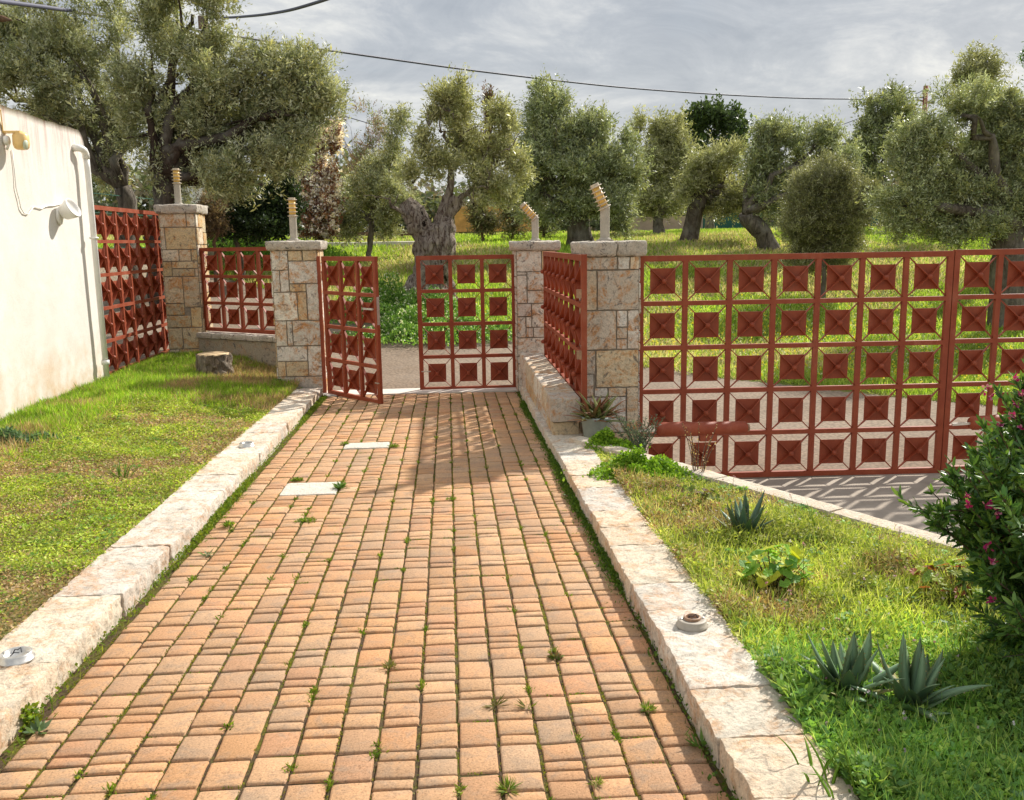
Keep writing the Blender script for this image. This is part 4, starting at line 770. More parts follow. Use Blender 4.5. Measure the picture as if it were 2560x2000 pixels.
# ------------------------------------------------------------------ ground plants
def inframe(P, m_=60): x, y = proj(P); return (x > -m_) & (x < 2560+m_) & (y > -m_) & (y < 2000+m_*2) & (P[:, 1] > .5)
def scatter(n, x0, x1, y0, y1, pw=1.): u = rng.random(n)**pw; return rng.uniform(x0, x1, n), y0+(y1-y0)*u
LG = np.array([(.40, .50, .06), (.52, .60, .08), (.31, .42, .04), (.60, .66, .14), (.22, .31, .04)])
DRY = np.array([(.48, .32, .18), (.60, .44, .26), (.40, .25, .14), (.54, .44, .20)])
# lawn: low clover and patchy dry turf
x, y = scatter(330000, -3.9, -1.78, 2.2, 13.6, 1.25); P = np.stack([x, y, lawn_z(x, y)], -1); k_ = inframe(P); P = P[k_]; x, y = P[:, 0], P[:, 1]
P2 = np.stack([x, y, 0*x], -1); dn = fbm(P2, 1.7, 31, 4); wl = sm(-2.9, -3.7, x); dry = .14+.86*sm(.44, .62, dn-.10*sm(8.6, 10, y)-.12*wl+.05*(y < 5)+.03); tall = sm(8.8, 10.2, y)+.7*wl*sm(6, 8, y); r_ = rng.random(len(x))
isdry = r_ < dry*.92; scl = .7+.075*y
keepd = ~((dry > .8) & (rng.random(len(x)) < .35)); 
col = np.where(isdry[:, None], DRY[rng.integers(4, size=len(x))], LG[rng.integers(5, size=len(x))]*np.array([1, 1, 1])); col *= rng.uniform(.7, 1.25, (len(x), 1)); col *= (.75+.5*vn(P2, 6, 3))[:, None]
tt = tall[:, None] > rng.random((len(x), 1)); col = np.where(tt & ~isdry[:, None], col*np.array([.8, 1.0, .7]), col)
h = rng.uniform(.0, .02, len(x))*(1+dn)+.05*sm(.42, .75, vn(P2, 3.2, 61))*rng.uniform(.2, 1, len(x))*(1-.7*dry); ang = rng.uniform(0, 2*pi, len(x)); el = np.where(tt[:, 0], rng.uniform(.7, 1.4, len(x)), rng.uniform(-.1, .8, len(x)))
dr = np.stack([np.cos(ang)*np.cos(el), np.sin(ang)*np.cos(el), np.sin(el)], -1); L = np.where(tt[:, 0], rng.uniform(.04, .11, len(x)), rng.uniform(.009, .02, len(x))*scl); W = np.where(tt[:, 0], .0055, L*rng.uniform(.3, .75, len(x)))
P[:, 2] += h; 
o = npmesh('lawn_grass', *(lambda a: (a[0], a[1]))(leaves(P[keepd], dr[keepd], rng.normal(size=(keepd.sum(), 3))+np.array([0, 0, 1.2]), L[keepd], W[keepd], col[keepd])), GRASS, None, np.repeat(col[keepd], 4, 0)); tag(o, 'patchy lawn of low green clover with dry brown spots left of the path', 'grass', kind='stuff')
# right bed
x, y = scatter(560000, 1.06, 4.4, 1.7, 8.3, 1.5); P = np.stack([x, y, bed_z(x, y)], -1); k_ = inframe(P) & bed_keep(x, y); P = P[k_]; x, y = P[:, 0], P[:, 1]; P2 = np.stack([x, y, 0*x], -1)
dn = fbm(P2, 2.3, 41, 4); dry = sm(.48, .66, dn+.05*sm(3.4, 4.6, y)-.3*(1-sm(2.9, 3.5, y))); near = (1-sm(2.8, 3.5, y+.2*(dn-.5))); r_ = rng.random(len(x)); isdry = r_ < dry*.7
YG = np.array([(.54, .61, .10), (.62, .67, .15), (.40, .50, .08), (.70, .70, .26), (.26, .36, .06)]); NG = np.array([(.26, .46, .09), (.34, .54, .10), (.18, .34, .07), (.48, .62, .15), (.22, .42, .13)])
col = np.where(isdry[:, None], np.array([(.62, .52, .24), (.56, .38, .18), (.66, .58, .3), (.45, .26, .14)])[rng.integers(4, size=len(x))], np.where((rng.random(len(x)) < near)[:, None], NG[rng.integers(5, size=len(x))], YG[rng.integers(5, size=len(x))]))*rng.uniform(.7, 1.25, (len(x), 1)); col *= (.7+.6*vn(P2, 5, 8))[:, None]
bl = rng.random(len(x)) < .2; ang = rng.uniform(0, 2*pi, len(x)); el = np.where(bl, rng.uniform(.5, 1.4, len(x)), rng.uniform(-.1, .9, len(x))); dr = np.stack([np.cos(ang)*np.cos(el), np.sin(ang)*np.cos(el), np.sin(el)], -1)
L = np.where(bl, rng.uniform(.025, .085, len(x)), rng.uniform(.008, .019, len(x))*(1+.6*near)*(.8+.06*y)); W = np.where(bl, .0028+.0003*y, L*rng.uniform(.5, .9, len(x))); wd = (1.53+(6.0-y)*.555-x)*.87; nw = sm(.04, .5, wd); rel = sm(.4, .8, vn(P2, 4.5, 62))*nw; L = L*(.35+.65*nw); P[:, 2] += rng.uniform(0, .03, len(x))*(.6+dn)+.06*rel*rng.uniform(.15, 1, len(x)); col = col*(1-.25*rel)[:, None]; L = L*(1+.35*rel*(~bl))
o = npmesh('bed_grass', *leaves(P, dr, rng.normal(size=P.shape)+np.array([0, 0, 1.2]), L, W, col)[:2], GRASS, None, np.repeat(col, 4, 0)); tag(o, 'overgrown yellow green grass and clover of the garden bed right of the path', 'grass', kind='stuff')
# broadleaf weeds mixed into both lawns
def broad(n, x0, x1, y0, y1, zf, ok, pal, ls, name, label, per=22):
    x, y = scatter(n, x0, x1, y0, y1, 1.2); k_ = ok(x, y); x, y = x[k_], y[k_]; n = len(x); R_ = rng.uniform(.015, .05, n)[:, None]; a = rng.uniform(0, 2*pi, (n, per)); rr = R_*rng.random((n, per))**.6
    P = np.stack([x[:, None]+np.cos(a)*rr, y[:, None]+np.sin(a)*rr, 0*a], -1); P[..., 2] = zf(P[..., 0], P[..., 1])+rng.uniform(.01, .045, (n, 1))*(1-.5*(rr/R_)**2)+rng.uniform(0, .01, (n, per))
    e = rng.uniform(-.1, .6, (n, per)); d = np.stack([np.cos(a)*np.cos(e), np.sin(a)*np.cos(e), np.sin(e)], -1); c = np.repeat((np.array(pal)[rng.integers(len(pal), size=n)]*rng.uniform(.75, 1.2, (n, 1)))[:, None], per, 1)*rng.uniform(.85, 1.15, (n, per, 1))
    L = ls*rng.uniform(.6, 1.2, (n, 1))*rng.uniform(.8, 1.2, (n, per)); P = P.reshape(-1, 3); f_ = inframe(P); Wd = (L*rng.uniform(.35, .8, (n, 1))).ravel()
    o = npmesh(name, *leaves(P[f_], d.reshape(-1, 3)[f_], (rng.normal(size=P.shape)*.35+np.array([0, 0, 1]))[f_], L.ravel()[f_], Wd[f_], c.reshape(-1, 3)[f_])[:2], GRASS, None, np.repeat(c.reshape(-1, 3)[f_], 4, 0)); tag(o, label, 'weeds', kind='stuff')
broad(900, 1.1, 4.2, 1.8, 7.6, bed_z, bed_keep, [(.20, .40, .08), (.27, .48, .09), (.14, .30, .08), (.38, .56, .1), (.22, .36, .17)], .026, 'bed_weeds', 'broad leaved green weeds mixed through the garden bed')
broad(1300, -3.85, -1.85, 3, 10.8, lawn_z, lambda x, y: x < 9, [(.24, .40, .05), (.34, .50, .06), (.16, .30, .05), (.44, .54, .1)], .022, 'lawn_weeds', 'small broad leaved weeds mixed through the left lawn', 16)
# tiny flowers in bed: petals
n = 420; x, y = scatter(n, 1.1, 4, 2.3, 6.6); P = np.stack([x, y, bed_z(x, y)+rng.uniform(.04, .10, n)], -1); P = P[bed_keep(P[:, 0], P[:, 1]) & inframe(P)]; Q = np.repeat(P, 5, 0); cc = np.repeat(np.array([(.55, .42, .62), (.62, .5, .55), (.7, .66, .7), (.5, .25, .4)])[rng.integers(4, size=len(P))], 5, 0)
dr = rnd3(len(Q)); o = npmesh('bed_flowers', *leaves(Q, dr, rnd3(len(Q)), np.full(len(Q), .009), np.full(len(Q), .008), cc)[:2], GRASS, None, np.repeat(cc, 4, 0)); tag(o, 'tiny pale lilac flowers scattered over the garden bed', 'flowers', kind='stuff')
# meadow beyond the lane
x = rng.uniform(-22, 24, 900000); y = 10.5+34*rng.random(900000)**1.5; e = np.interp(x, fx, fy); P = np.stack([x, y, gz(x, y)], -1); k_ = (y > e-.08) & inframe(P, 20) & ~((y < 13) & (x < 0)); P = P[k_]; P = P[:380000]; x, y = P[:, 0], P[:, 1]; P2 = np.stack([x, y, 0*x], -1)
dn = fbm(P2, .33, 51, 4); band = np.exp(-((y-24)/4.5)**2)*.12*sm(3, 8, x)+.05*(x < 2)*sm(18, 22, y); dry = sm(.50, .66, dn+band); isdry = rng.random(len(x)) < dry*.7; lush = sm(.1, 2.5, 2.5-(y-np.interp(x, fx, fy)))
MG = np.array([(.34, .50, .06), (.44, .58, .09), (.24, .38, .04), (.54, .62, .15)]); col = np.where(isdry[:, None], np.array([(.58, .50, .26), (.5, .41, .2), (.62, .57, .34)])[rng.integers(3, size=len(x))], MG[rng.integers(4, size=len(x))])*rng.uniform(.7, 1.25, (len(x), 1)); col *= (.7+.6*vn(P2, 1.3, 8))[:, None]
ang = rng.uniform(0, 2*pi, len(x)); el = rng.uniform(.4, 1.45, len(x)); dr = np.stack([np.cos(ang)*np.cos(el), np.sin(ang)*np.cos(el), np.sin(el)], -1); L = rng.uniform(.05, .16, len(x))*(.7+.02*y+.4*lush); W = .006+.0009*y
o = npmesh('meadow_grass', *leaves(P, dr, rng.normal(size=P.shape), L, W, col)[:2], GRASS, None, np.repeat(col, 4, 0)); tag(o, 'sunny meadow of green and straw coloured grass behind the gates', 'grass', kind='stuff')
def fl(n, cx, cy, sx, sy, cols, size, hz, name, label, cond=None):
    x = rng.normal(cx, sx, n); y = rng.normal(cy, sy, n); P = np.stack([x, y, gz(x, y)+rng.uniform(hz*.4, hz, n)], -1); P = P[(y > np.interp(x, fx, fy)) & (y < 40)]; Q = np.repeat(P, 4, 0); cc = np.repeat(np.array(cols)[rng.integers(len(cols), size=len(P))], 4, 0)
    o = npmesh(name, *leaves(Q, rnd3(len(Q)), rnd3(len(Q)), np.full(len(Q), size), np.full(len(Q), size*.8), cc)[:2], GRASS, None, np.repeat(cc, 4, 0)); tag(o, label, 'flowers', kind='stuff')
fl(1800, 5.5, 15.5, 2.6, 2.6, [(.75, .62, .05), (.8, .7, .1)], .028, .2, 'yellow_flowers', 'yellow wild flowers dotted over the meadow behind the driveway gate')
fl(2600, 6.5, 16.5, 3.5, 3., [(.75, .75, .6), (.7, .72, .5)], .02, .15, 'white_flowers', 'small white wild flowers in the meadow behind the driveway gate')
# leafy clump with white flowers behind the pedestrian gate
def clump(name, label, cat, c, rx, ry, h, n, ls, pal, flw=None, nfl=0, lw=.6, up=.3, zf=gz1, group=None):
    x = rng.normal(0, .5, n)*rx; y = rng.normal(0, .5, n)*ry; rr = np.clip(1-(x/rx)**2*.6-(y/ry)**2*.6, .1, 1); z = rng.random(n)**.7*h*rr*(.15+1.35*vn(np.stack([x, y, 0*x], -1), 4/max(rx, .3), 3))
    z0 = zf(c[0], c[1]); P = np.stack([x, y, z], -1); el = rng.uniform(-.2, 1.1, n)+up; ang = rng.uniform(0, 2*pi, n); dr = np.stack([np.cos(ang)*np.cos(el), np.sin(ang)*np.cos(el), np.sin(el)], -1); col = np.array(pal)[rng.integers(len(pal), size=n)]*rng.uniform(.7, 1.3, (n, 1)); L = ls*rng.uniform(.6, 1.3, n)
    parts = leaves(P, dr, rng.normal(size=P.shape)+np.array([0, 0, 1.]), L, L*lw, col); root = empty(name, (c[0], c[1], z0), 0, label, cat, group); npmesh('foliage', parts[0], parts[1], GRASS, root, parts[2])
    if nfl:
        i = rng.integers(n, size=nfl); Q = np.repeat(P[i]*np.array([1, 1, 1.0])+np.array([0, 0, h*.12]), 4, 0); cc = np.tile(np.array([flw]), (len(Q), 1)); pf = leaves(Q, rnd3(len(Q)), rnd3(len(Q)), np.full(len(Q), ls*.45), np.full(len(Q), ls*.4), cc); npmesh('flowers', pf[0], pf[1], GRASS, root, pf[2])
    return root
CG = [(.12, .24, .05), (.18, .32, .07), (.08, .17, .04), (.24, .38, .1)]
CH = [(.16, .32, .06), (.24, .42, .08), (.12, .24, .05), (.32, .50, .12)]
for i, (px, py, rx, h, n) in enumerate([(845, 650, 1.5, .62, 17000), (900, 690, 1.2, .40, 12000), (1000, 690, 1.0, .30, 8000)]):
    p = hit(px*1.172, (py+30)*1.172); clump('wild_flower_patch', ['tall leafy patch with white flowers seen between the two pedestrian gate leaves', 'lower white flowered patch along the lane edge in the gate opening', 'low leafy patch behind the closed pedestrian gate leaf'][i], 'wild plants', p, rx, .8, h, n, .055, CH, (.9, .9, .78), 1100-300*i, .55)
p = hit(530*1.172, 560*1.172); clump('wild_flower_patch', 'tall green weeds behind the small red fence panel', 'wild plants', p, 2.4, 1.0, .6, 22000, .06, [(.12, .24, .03), (.17, .32, .04), (.09, .18, .03)], None, 0, .4, .5)

# weeds along joints and kerbs
def blades(n, x, y, z, hmin, hmax, w_, pal, flat=.5):
    ang = rng.uniform(0, 2*pi, n); el = rng.uniform(flat, 1.4, n); dr = np.stack([np.cos(ang)*np.cos(el), np.sin(ang)*np.cos(el), np.sin(el)], -1); col = np.array(pal)[rng.integers(len(pal), size=n)]*rng.uniform(.7, 1.2, (n, 1)); L = rng.uniform(hmin, hmax, n)
    return leaves(np.stack([x, y, z], -1), dr, rng.normal(size=(n, 3))+np.array([0, 0, .7]), L, w_*np.ones(n)*rng.uniform(.6, 1.4, n), col)
WG = [(.16, .25, .02), (.22, .3, .03), (.11, .2, .02), (.26, .3, .04)]
parts = []
for c in range(ncol0, ncol1+1):                       # moss and seedlings in the long joints
    xj = -.008+PW*c
    if xj < XL+.02 or xj > XR-.02: continue
    y = rng.uniform(1.9, 10.5, 2100); dens = vn(np.stack([y*0+xj*9, y, y*0], -1), 1.4, 77); y = y[rng.random(len(y)) < (.12+1.1*sm(.35, .75, dens))]; n = len(y)
    parts.append(blades(n, xj+rng.normal(0, .0028, n), y, path_z(y)-.007, .004, .012, .005, [(.22, .24, .02), (.28, .27, .03), (.16, .19, .02), (.3, .25, .05)], .1))
    nt_ = 9; yt = rng.uniform(2.1, 10.4, nt_)
    for t in yt: m_ = rng.integers(14, 40); parts.append(blades(m_, xj+rng.normal(0, .007, m_), t+rng.normal(0, .014, m_), path_z(t)-.006+0*np.zeros(m_), .008, .03, .006, WG, .2))
for k in range(240):                                  # cross joint seedlings
    c = rng.integers(ncol0+1, ncol1); m_ = rng.integers(10, 26); t = 1.6+.160*rng.integers(3, 52); x0_ = -.008+PW*(c+rng.random())
    if x0_ < XL+.03: continue
    parts.append(blades(m_, x0_+rng.uniform(-.03, .03, m_), t+rng.normal(0, .003, m_), path_z(t)-.006+np.zeros(m_), .004, .012, .005, WG, .1))
V, Fq, C = merge(parts); o = npmesh('joint_moss', V, Fq, GRASS, None, C); tag(o, 'yellow green moss and seedlings growing in the paver joints', 'moss', kind='stuff')
parts = []
for side, xk in ((0, XL), (1, XR)):
    y = rng.uniform(2.0, 10.5, 30000); dens = vn(np.stack([y*0, y, y*0+side], -1), 1.1+side*.3, 78); k_ = rng.random(len(y)) < sm(.4, .8, dens)*(1 if side else .8)+.06; y = y[k_]; n = len(y); dx = np.abs(rng.normal(0, .024, n))*(1.15 if side else 1)
    x = xk+dx*(1 if side == 0 else -1)
    bld = rng.random(n) < .4; pal_ = WG if side == 0 else [(.10, .19, .02), (.14, .24, .03), (.07, .14, .02)]
    parts.append(blades(bld.sum(), x[bld], y[bld], path_z(y[bld])-.008, .015, .055, .0045, pal_, .3)); b2 = ~bld; parts.append(blades(b2.sum(), x[b2], y[b2], path_z(y[b2])-.004+rng.uniform(0, .03, b2.sum()), .008, .02, .011, pal_, -.1))
V, Fq, C = merge(parts); o = npmesh('kerb_weeds', V, Fq, GRASS, None, C); tag(o, 'green weeds growing along the foot of both stone kerbs', 'weeds', kind='stuff')
# bigger weeds on the path
def onpath(px, py): d = ray(px, py); t = -HC/(d[2]+SP*d[1]); return d*t
def weed(px, py, r_, n, label, pal=WG, ls=.03, lw=.28, h=.02, dark=0):
    p = onpath(px, py); root = empty('weed', (p[0], p[1], p[2]-.004), 0, label, 'weed', 'weeds in the path joints'); ang = rng.uniform(0, 2*pi, n); el = rng.uniform(.05, .9, n); st = rng.random(n)*r_
    P = np.stack([np.cos(ang)*st, np.sin(ang)*st*.8, rng.random(n)*h], -1); dr = np.stack([np.cos(ang)*np.cos(el), np.sin(ang)*np.cos(el), np.sin(el)], -1)+rng.normal(size=(n, 3))*.25; col = np.array(pal)[rng.integers(len(pal), size=n)]*rng.uniform(.8, 1.2, (n, 1)); L = ls*rng.uniform(.5, 1.2, n)
    a = leaves(P, dr, rng.normal(size=(n, 3))*.5+np.array([0, 0, 1]), L, L*lw, col); npmesh('leaves', a[0], a[1], GRASS, root, a[2])
weed(60, 1812, .05, 420, 'large yellow green leafy weed at the bottom left against the kerb', [(.3, .36, .03), (.2, .3, .03), (.13, .22, .03)], .022, .75, .06)
weed(95, 1830, .02, 26, 'small grey green rosette beside the large weed at the bottom left', [(.16, .24, .12)], .05, .35, .01)
weed(765, 1303, .06, 240, 'flat bright green weed cushion in the path below the nearer cover', WG, .018, .5, .012)
weed(572, 1316, .03, 90, 'small green weed left of the cushion near the left kerb', WG, .035, .3, .02)
weed(517, 1388, .015, 16, 'grey green star shaped rosette in the path near the left kerb', [(.17, .25, .13)], .045, .3, .006)
weed(1240, 1765, .010, 26, 'dark spiky weed in the lower middle of the path', [(.09, .08, .03), (.14, .14, .03)], .05, .12, .01)
weed(1318, 1770, .012, 22, 'dark flat weed right of the spiky one in the lower middle', [(.10, .09, .04), (.2, .22, .04)], .045, .12, .01)
weed(975, 1670, .02, 60, 'brownish weed in the left middle of the path', [(.16, .15, .04), (.2, .2, .05)], .03, .2, .015)
weed(1390, 1645, .02, 90, 'small weed with purplish leaves in the right part of the path', [(.12, .2, .03), (.2, .13, .06)], .022, .5, .015)
weed(1620, 1775, .016, 90, 'tuft of green moss in a joint near the right kerb', WG, .03, .18, .012)
weed(1755, 1870, .02, 26, 'broad leaved green weed at the foot of the right kerb', [(.08, .17, .03), (.12, .22, .04)], .06, .2, .02)
weed(1490, 1960, .010, 60, 'bright green grass tuft at the bottom of the path', WG, .028, .12, .012)
weed(1270, 1975, .012, 90, 'green grass tuft at the bottom edge of the path, left of the bright one', WG, .04, .1, .01)
weed(742, 1202, .04, 260, 'fluffy yellow green weed on top of the nearer cover', WG, .02, .4, .02)
weed(852, 1222, .018, 90, 'tall dark green weed at the right corner of the nearer cover', CG, .05, .25, .03)
weed(985, 1118, .04, 200, 'green weed at the right end of the farther cover', WG, .022, .4, .02)
weed(862, 1112, .03, 140, 'green weed at the left end of the farther cover', WG, .022, .4, .02)
weed(1127, 1248, .03, 120, 'tiny flat green cushion in the middle of the path', WG, .014, .5, .008)

# ------------------------------------------------------------------ garden plants
def onbed(px, py): d = ray(px, py); t = (-HC+.075+.0107)/(d[2]+SP*d[1]+.01*d[0]); return d*t
def blade_strip(mb, base, az_, el0, el1, L, W, n=9, colA=(.1, .2, .12), colB=(.2, .3, .2), fold=.25, teeth=True, shape=.4):
    """a thick curved succulent leaf"""
    p = np.array(base, float); V = []; t = np.linspace(0, 1, n); side = np.array([-sin(az_), cos(az_), 0])
    for i in range(n):
        e = el0+(el1-el0)*t[i]; d = np.array([cos(az_)*cos(e), sin(az_)*cos(e), sin(e)]); nn = np.cross(side, d); nn = nn if nn[2] >= 0 or True else -nn
        ww = W/2*(np.interp(t[i], [0, .12, shape, .75, 1], [.55, .7, 1, .6, .02])); th_ = W*.16*(1-t[i]*.8)
        V += [p-side*ww+nn*(-ww*fold*-1), p-side*ww*.5+nn*ww*fold*.3, p, p+side*ww*.5+nn*ww*fold*.3, p+side*ww+nn*ww*fold, p-nn*th_]
        p = p+d*L/(n-1)
    V = np.array(V); Fq = []
    for i in range(n-1):
        a = i*6; b = a+6
        for j in range(4): Fq.append((a+j, a+j+1, b+j+1, b+j))
        Fq += [(a+4, a+5, b+5, b+4), (a+5, a, b, b+5)]
    tc_ = np.repeat(t, 6)[:, None]; edge = np.tile(np.array([1, .3, 0, .3, 1, 0]), n)[:, None]; C = np.array(colA)*(1-tc_)+np.array(colB)*tc_; C = C*(1-edge*.0)+edge*np.array([.06, .05, .0])
    b0 = mb.n; mb.add(V, Fq); mb.c[-1] = C
    if teeth:
        for i in range(1, n-1):
            for s in (0, 4):
                q_ = V[i*6+s]; o_ = nrm(q_-V[i*6+2]); d = nrm(V[min(i+1, n-1)*6+s]-q_); mb.add([q_-d*W*.05, q_+d*W*.05, q_+o_*W*.09], [(0, 1, 2)], (.30, .22, .1))
def rosette(name, label, c, n, L, W, colA, colB, cat, group=None, e_in=1.35, e_out=.35, curl=-.1, teeth=True, seed=1, m_=None, fold=.25):
    r = random.Random(seed); root = empty(name, c, 0, label, cat, group)
    for i in range(n):
        t = i/(n-1); az_ = i*2.399+r.uniform(-.2, .2); e = e_in+(e_out-e_in)*t+r.uniform(-.12, .12); l_ = L*r.uniform(.75, 1.1)*(.75+.35*sin(pi*min(1, t+.15))); mb = MB(); k = r.uniform(.75, 1.2); k = k*np.array([1.9, 1.05, .7]) if (t > .7 and r.random() < .3) else k
        blade_strip(mb, (cos(az_)*W*.25*t, sin(az_)*W*.25*t, .004), az_, e, e+curl+r.uniform(-.7, .5), l_, W*r.uniform(.85, 1.1), 10, np.array(colA)*k, np.array(colB)*k, fold, teeth); mb.build('leaf', m_ or SUCC, root, True)
AGA, AGB = (.09, .17, .09), (.18, .29, .17)
pa = onbed(2120, 1745); rosette('agave', 'grey green agave, left rosette of the large pair in the foreground bed', pa, 24, .22, .06, AGA, AGB, 'agave', 'agaves in the garden bed', 1.4, .3, seed=3)
pb = onbed(2280, 1775); rosette('agave', 'grey green agave with wide spread leaves, right rosette of the foreground pair', pb, 28, .23, .058, AGA, AGB, 'agave', 'agaves in the garden bed', 1.35, .12, seed=5)
pc = onbed(1858, 1350); rosette('agave', 'dark upright agave clump farther back in the bed, beside the border wall', pc, 24, .235, .05, (.055, .11, .075), (.11, .2, .14), 'agave', 'agaves in the garden bed', 1.5, .45, .15, seed=7)
# potted bromeliad
pp = at(1490, 1098, 7.28); root = empty('plant_pot', pp, 0, 'grey glazed pot standing at the foot of the nearest pillar', 'pot'); mb = MB(); mb.lathe([(.001, 0), (.085, 0), (.10, .02), (.122, .17), (.128, .175), (.128, .195), (.112, .195), (.108, .16), (.001, .155)], 28); mb.build('vessel', POT, root, True); mb = MB(); mb.lathe([(.108, .165), (.05, .172), (.001, .174)], 20); mb.build('soil', SOIL, root)
r = random.Random(9); cr = empty('bromeliad', pp+np.array([0, 0, .15]), 0, 'green and red spiky bromeliad growing in the grey pot', 'potted plant')
for k_ in range(6):
    ox, oy = r.uniform(-.1, .1), r.uniform(-.07, .07)
    for i in range(13):
        az_ = i*2.399+k_; t = i/12; mb = MB(); cA = (.13, .17, .05); cB = r.choice([(.36, .10, .09), (.42, .16, .1), (.3, .3, .1), (.3, .12, .12), (.2, .26, .08)])
        blade_strip(mb, (ox, oy, 0), az_, 1.35-1.0*t+r.uniform(-.1, .1), .6-.9*t, r.uniform(.2, .31), .042, 8, cA, cB, .35, False, .3); mb.build('leaf', SUCC, cr, True)
# silvery upright plant
def stems(name, label, c, n, h, spread, pal, ls, lw, per, cat, bend=.25, seed=1, flower=None, stemc=(.12, .12, .05), m_=None):
    r = np.random.default_rng(seed); root = empty(name, c, 0, label, cat); mb = MB(); P = []; Dd = []
    for i in range(n):
        a = r.uniform(0, 2*pi); d = np.array([cos(a), sin(a), 0]); rr = r.random()**.5; tip = d*spread*rr*(1+bend)+np.array([0, 0, h*r.uniform(.55, 1)]); b_ = d*spread*rr*.35; t = np.linspace(0, 1, 7)[:, None]
        Q = b_+(tip-b_)*t+d*spread*bend*np.sin(t*pi)*-.3; mb.tube(Q, np.linspace(.0035, .0015, 7), 5, col=stemc)
        k = r.uniform(.12, 1, per); X = np.stack([np.interp(k, t[:, 0], Q[:, j]) for j in range(3)], -1); P.append(X); dd = nrm(tip-b_); Dd.append(nrm(dd*.7+r.normal(size=(per, 3))*.6))
    mb.build('stems', BARKB if m_ is None else m_, root, True); P = np.concatenate(P); Dd = np.concatenate(Dd); col = np.array(pal)[r.integers(len(pal), size=len(P))]*r.uniform(.75, 1.25, (len(P), 1)); L = ls*r.uniform(.6, 1.25, len(P)); a = leaves(P, Dd, r.normal(size=P.shape)+np.array([0, 0, .5]), L, L*lw, col); npmesh('leaves', a[0], a[1], GRASS, root, a[2])
    return root, P, Dd
stems('lavender', 'silvery grey green upright plant between the pot and the red gate motor', at(1600, 1140, 6.9), 26, .34, .17, [(.16, .22, .16), (.22, .28, .2), (.1, .15, .1)], .028, .3, 60, 'plant', .5, 3)
stems('dry_seed_stalk', 'dry brown seed stalks rising in front of the red gate motor', at(1745, 1195, 5.9), 12, .38, .12, [(.5, .3, .15), (.6, .45, .25), (.4, .22, .1)], .012, .9, 20, 'dry plant', .4, 4)
for i, (px, py, rx, ry, h, n) in enumerate([(1600, 1195, .30, .26, .15, 9000), (1510, 1125, .17, .14, .12, 3600)]):
    p = onbed(px, py); p = np.array([max(p[0], 1.2), p[1], p[2]]); clump('clover_clump', ['bright green clover clump in the bed in front of the pot', 'smaller bright green clump right beside the pot'][i], 'ground plant', p, rx, ry, h, n, .022, [(.24, .4, .03), (.3, .46, .05), (.17, .32, .03)], None, 0, .85, .1, zf=lambda a, b_: bed_z(a, b_))
def mallow(c, n, R_, h, ls, label, pal, seed, name='mallow'):
    r = np.random.default_rng(seed); root = empty(name, c, 0, label, 'leafy plant'); mb = MB()
    for i in range(n):
        a = r.uniform(0, 2*pi); rr = R_*r.random()**.6; z = h*(1-.5*(rr/R_)**2)*r.uniform(.45, 1.05); t = np.array([cos(a)*rr, sin(a)*rr, z]); mb.tube([(t[0]*.1, t[1]*.1, 0), t*np.array([.6, .6, .5]), t], [.0022, .002, .0015], 5)
        lf = MB(); m_ = 14; an = np.arange(m_)*2*pi/m_+a; rad = ls*r.uniform(.6, 1.1)*(1+.12*np.cos(an*5-5*a))*(1-.45*(np.abs((an-a+pi) % (2*pi)-pi) > 2.8)); tilt = r.normal(size=2)*.35-np.array([cos(a), sin(a)])*.3
        V = [np.zeros(3)]+[np.array([cos(q_)*rad[j], sin(q_)*rad[j], cos(q_)*rad[j]*tilt[0]+sin(q_)*rad[j]*tilt[1]+ls*.12+ls*.06*(-1)**j]) for j, q_ in enumerate(an)]
        lf.add(np.array(V)+t, [(0, j+1, (j+1) % m_+1) for j in range(m_)], np.array(pal[r.integers(len(pal))])*r.uniform(.8, 1.2)); lf.build('leaf', GRASS, root)
    mb.build('stems', BARKB, root)
mallow(onbed(1935, 1475), 58, .15, .20, .034, 'broad leaved bright green plant in the middle of the bed behind the foreground agaves', [(.24, .46, .06), (.32, .55, .08), (.18, .36, .08), (.60, .62, .05)], 5)
mallow(onbed(1745, 1270), 60, .15, .13, .020, 'low reddish brown leafed plant left of the dark upright agave', [(.2, .12, .05), (.28, .33, .05), (.16, .22, .04)], 6, 'geranium')
mallow(onbed(2390, 1490), 70, .19, .15, .026, 'yellow green and red leafed plant under the flowering bush', [(.35, .42, .04), (.2, .32, .05), (.38, .12, .05)], 7, 'geranium')
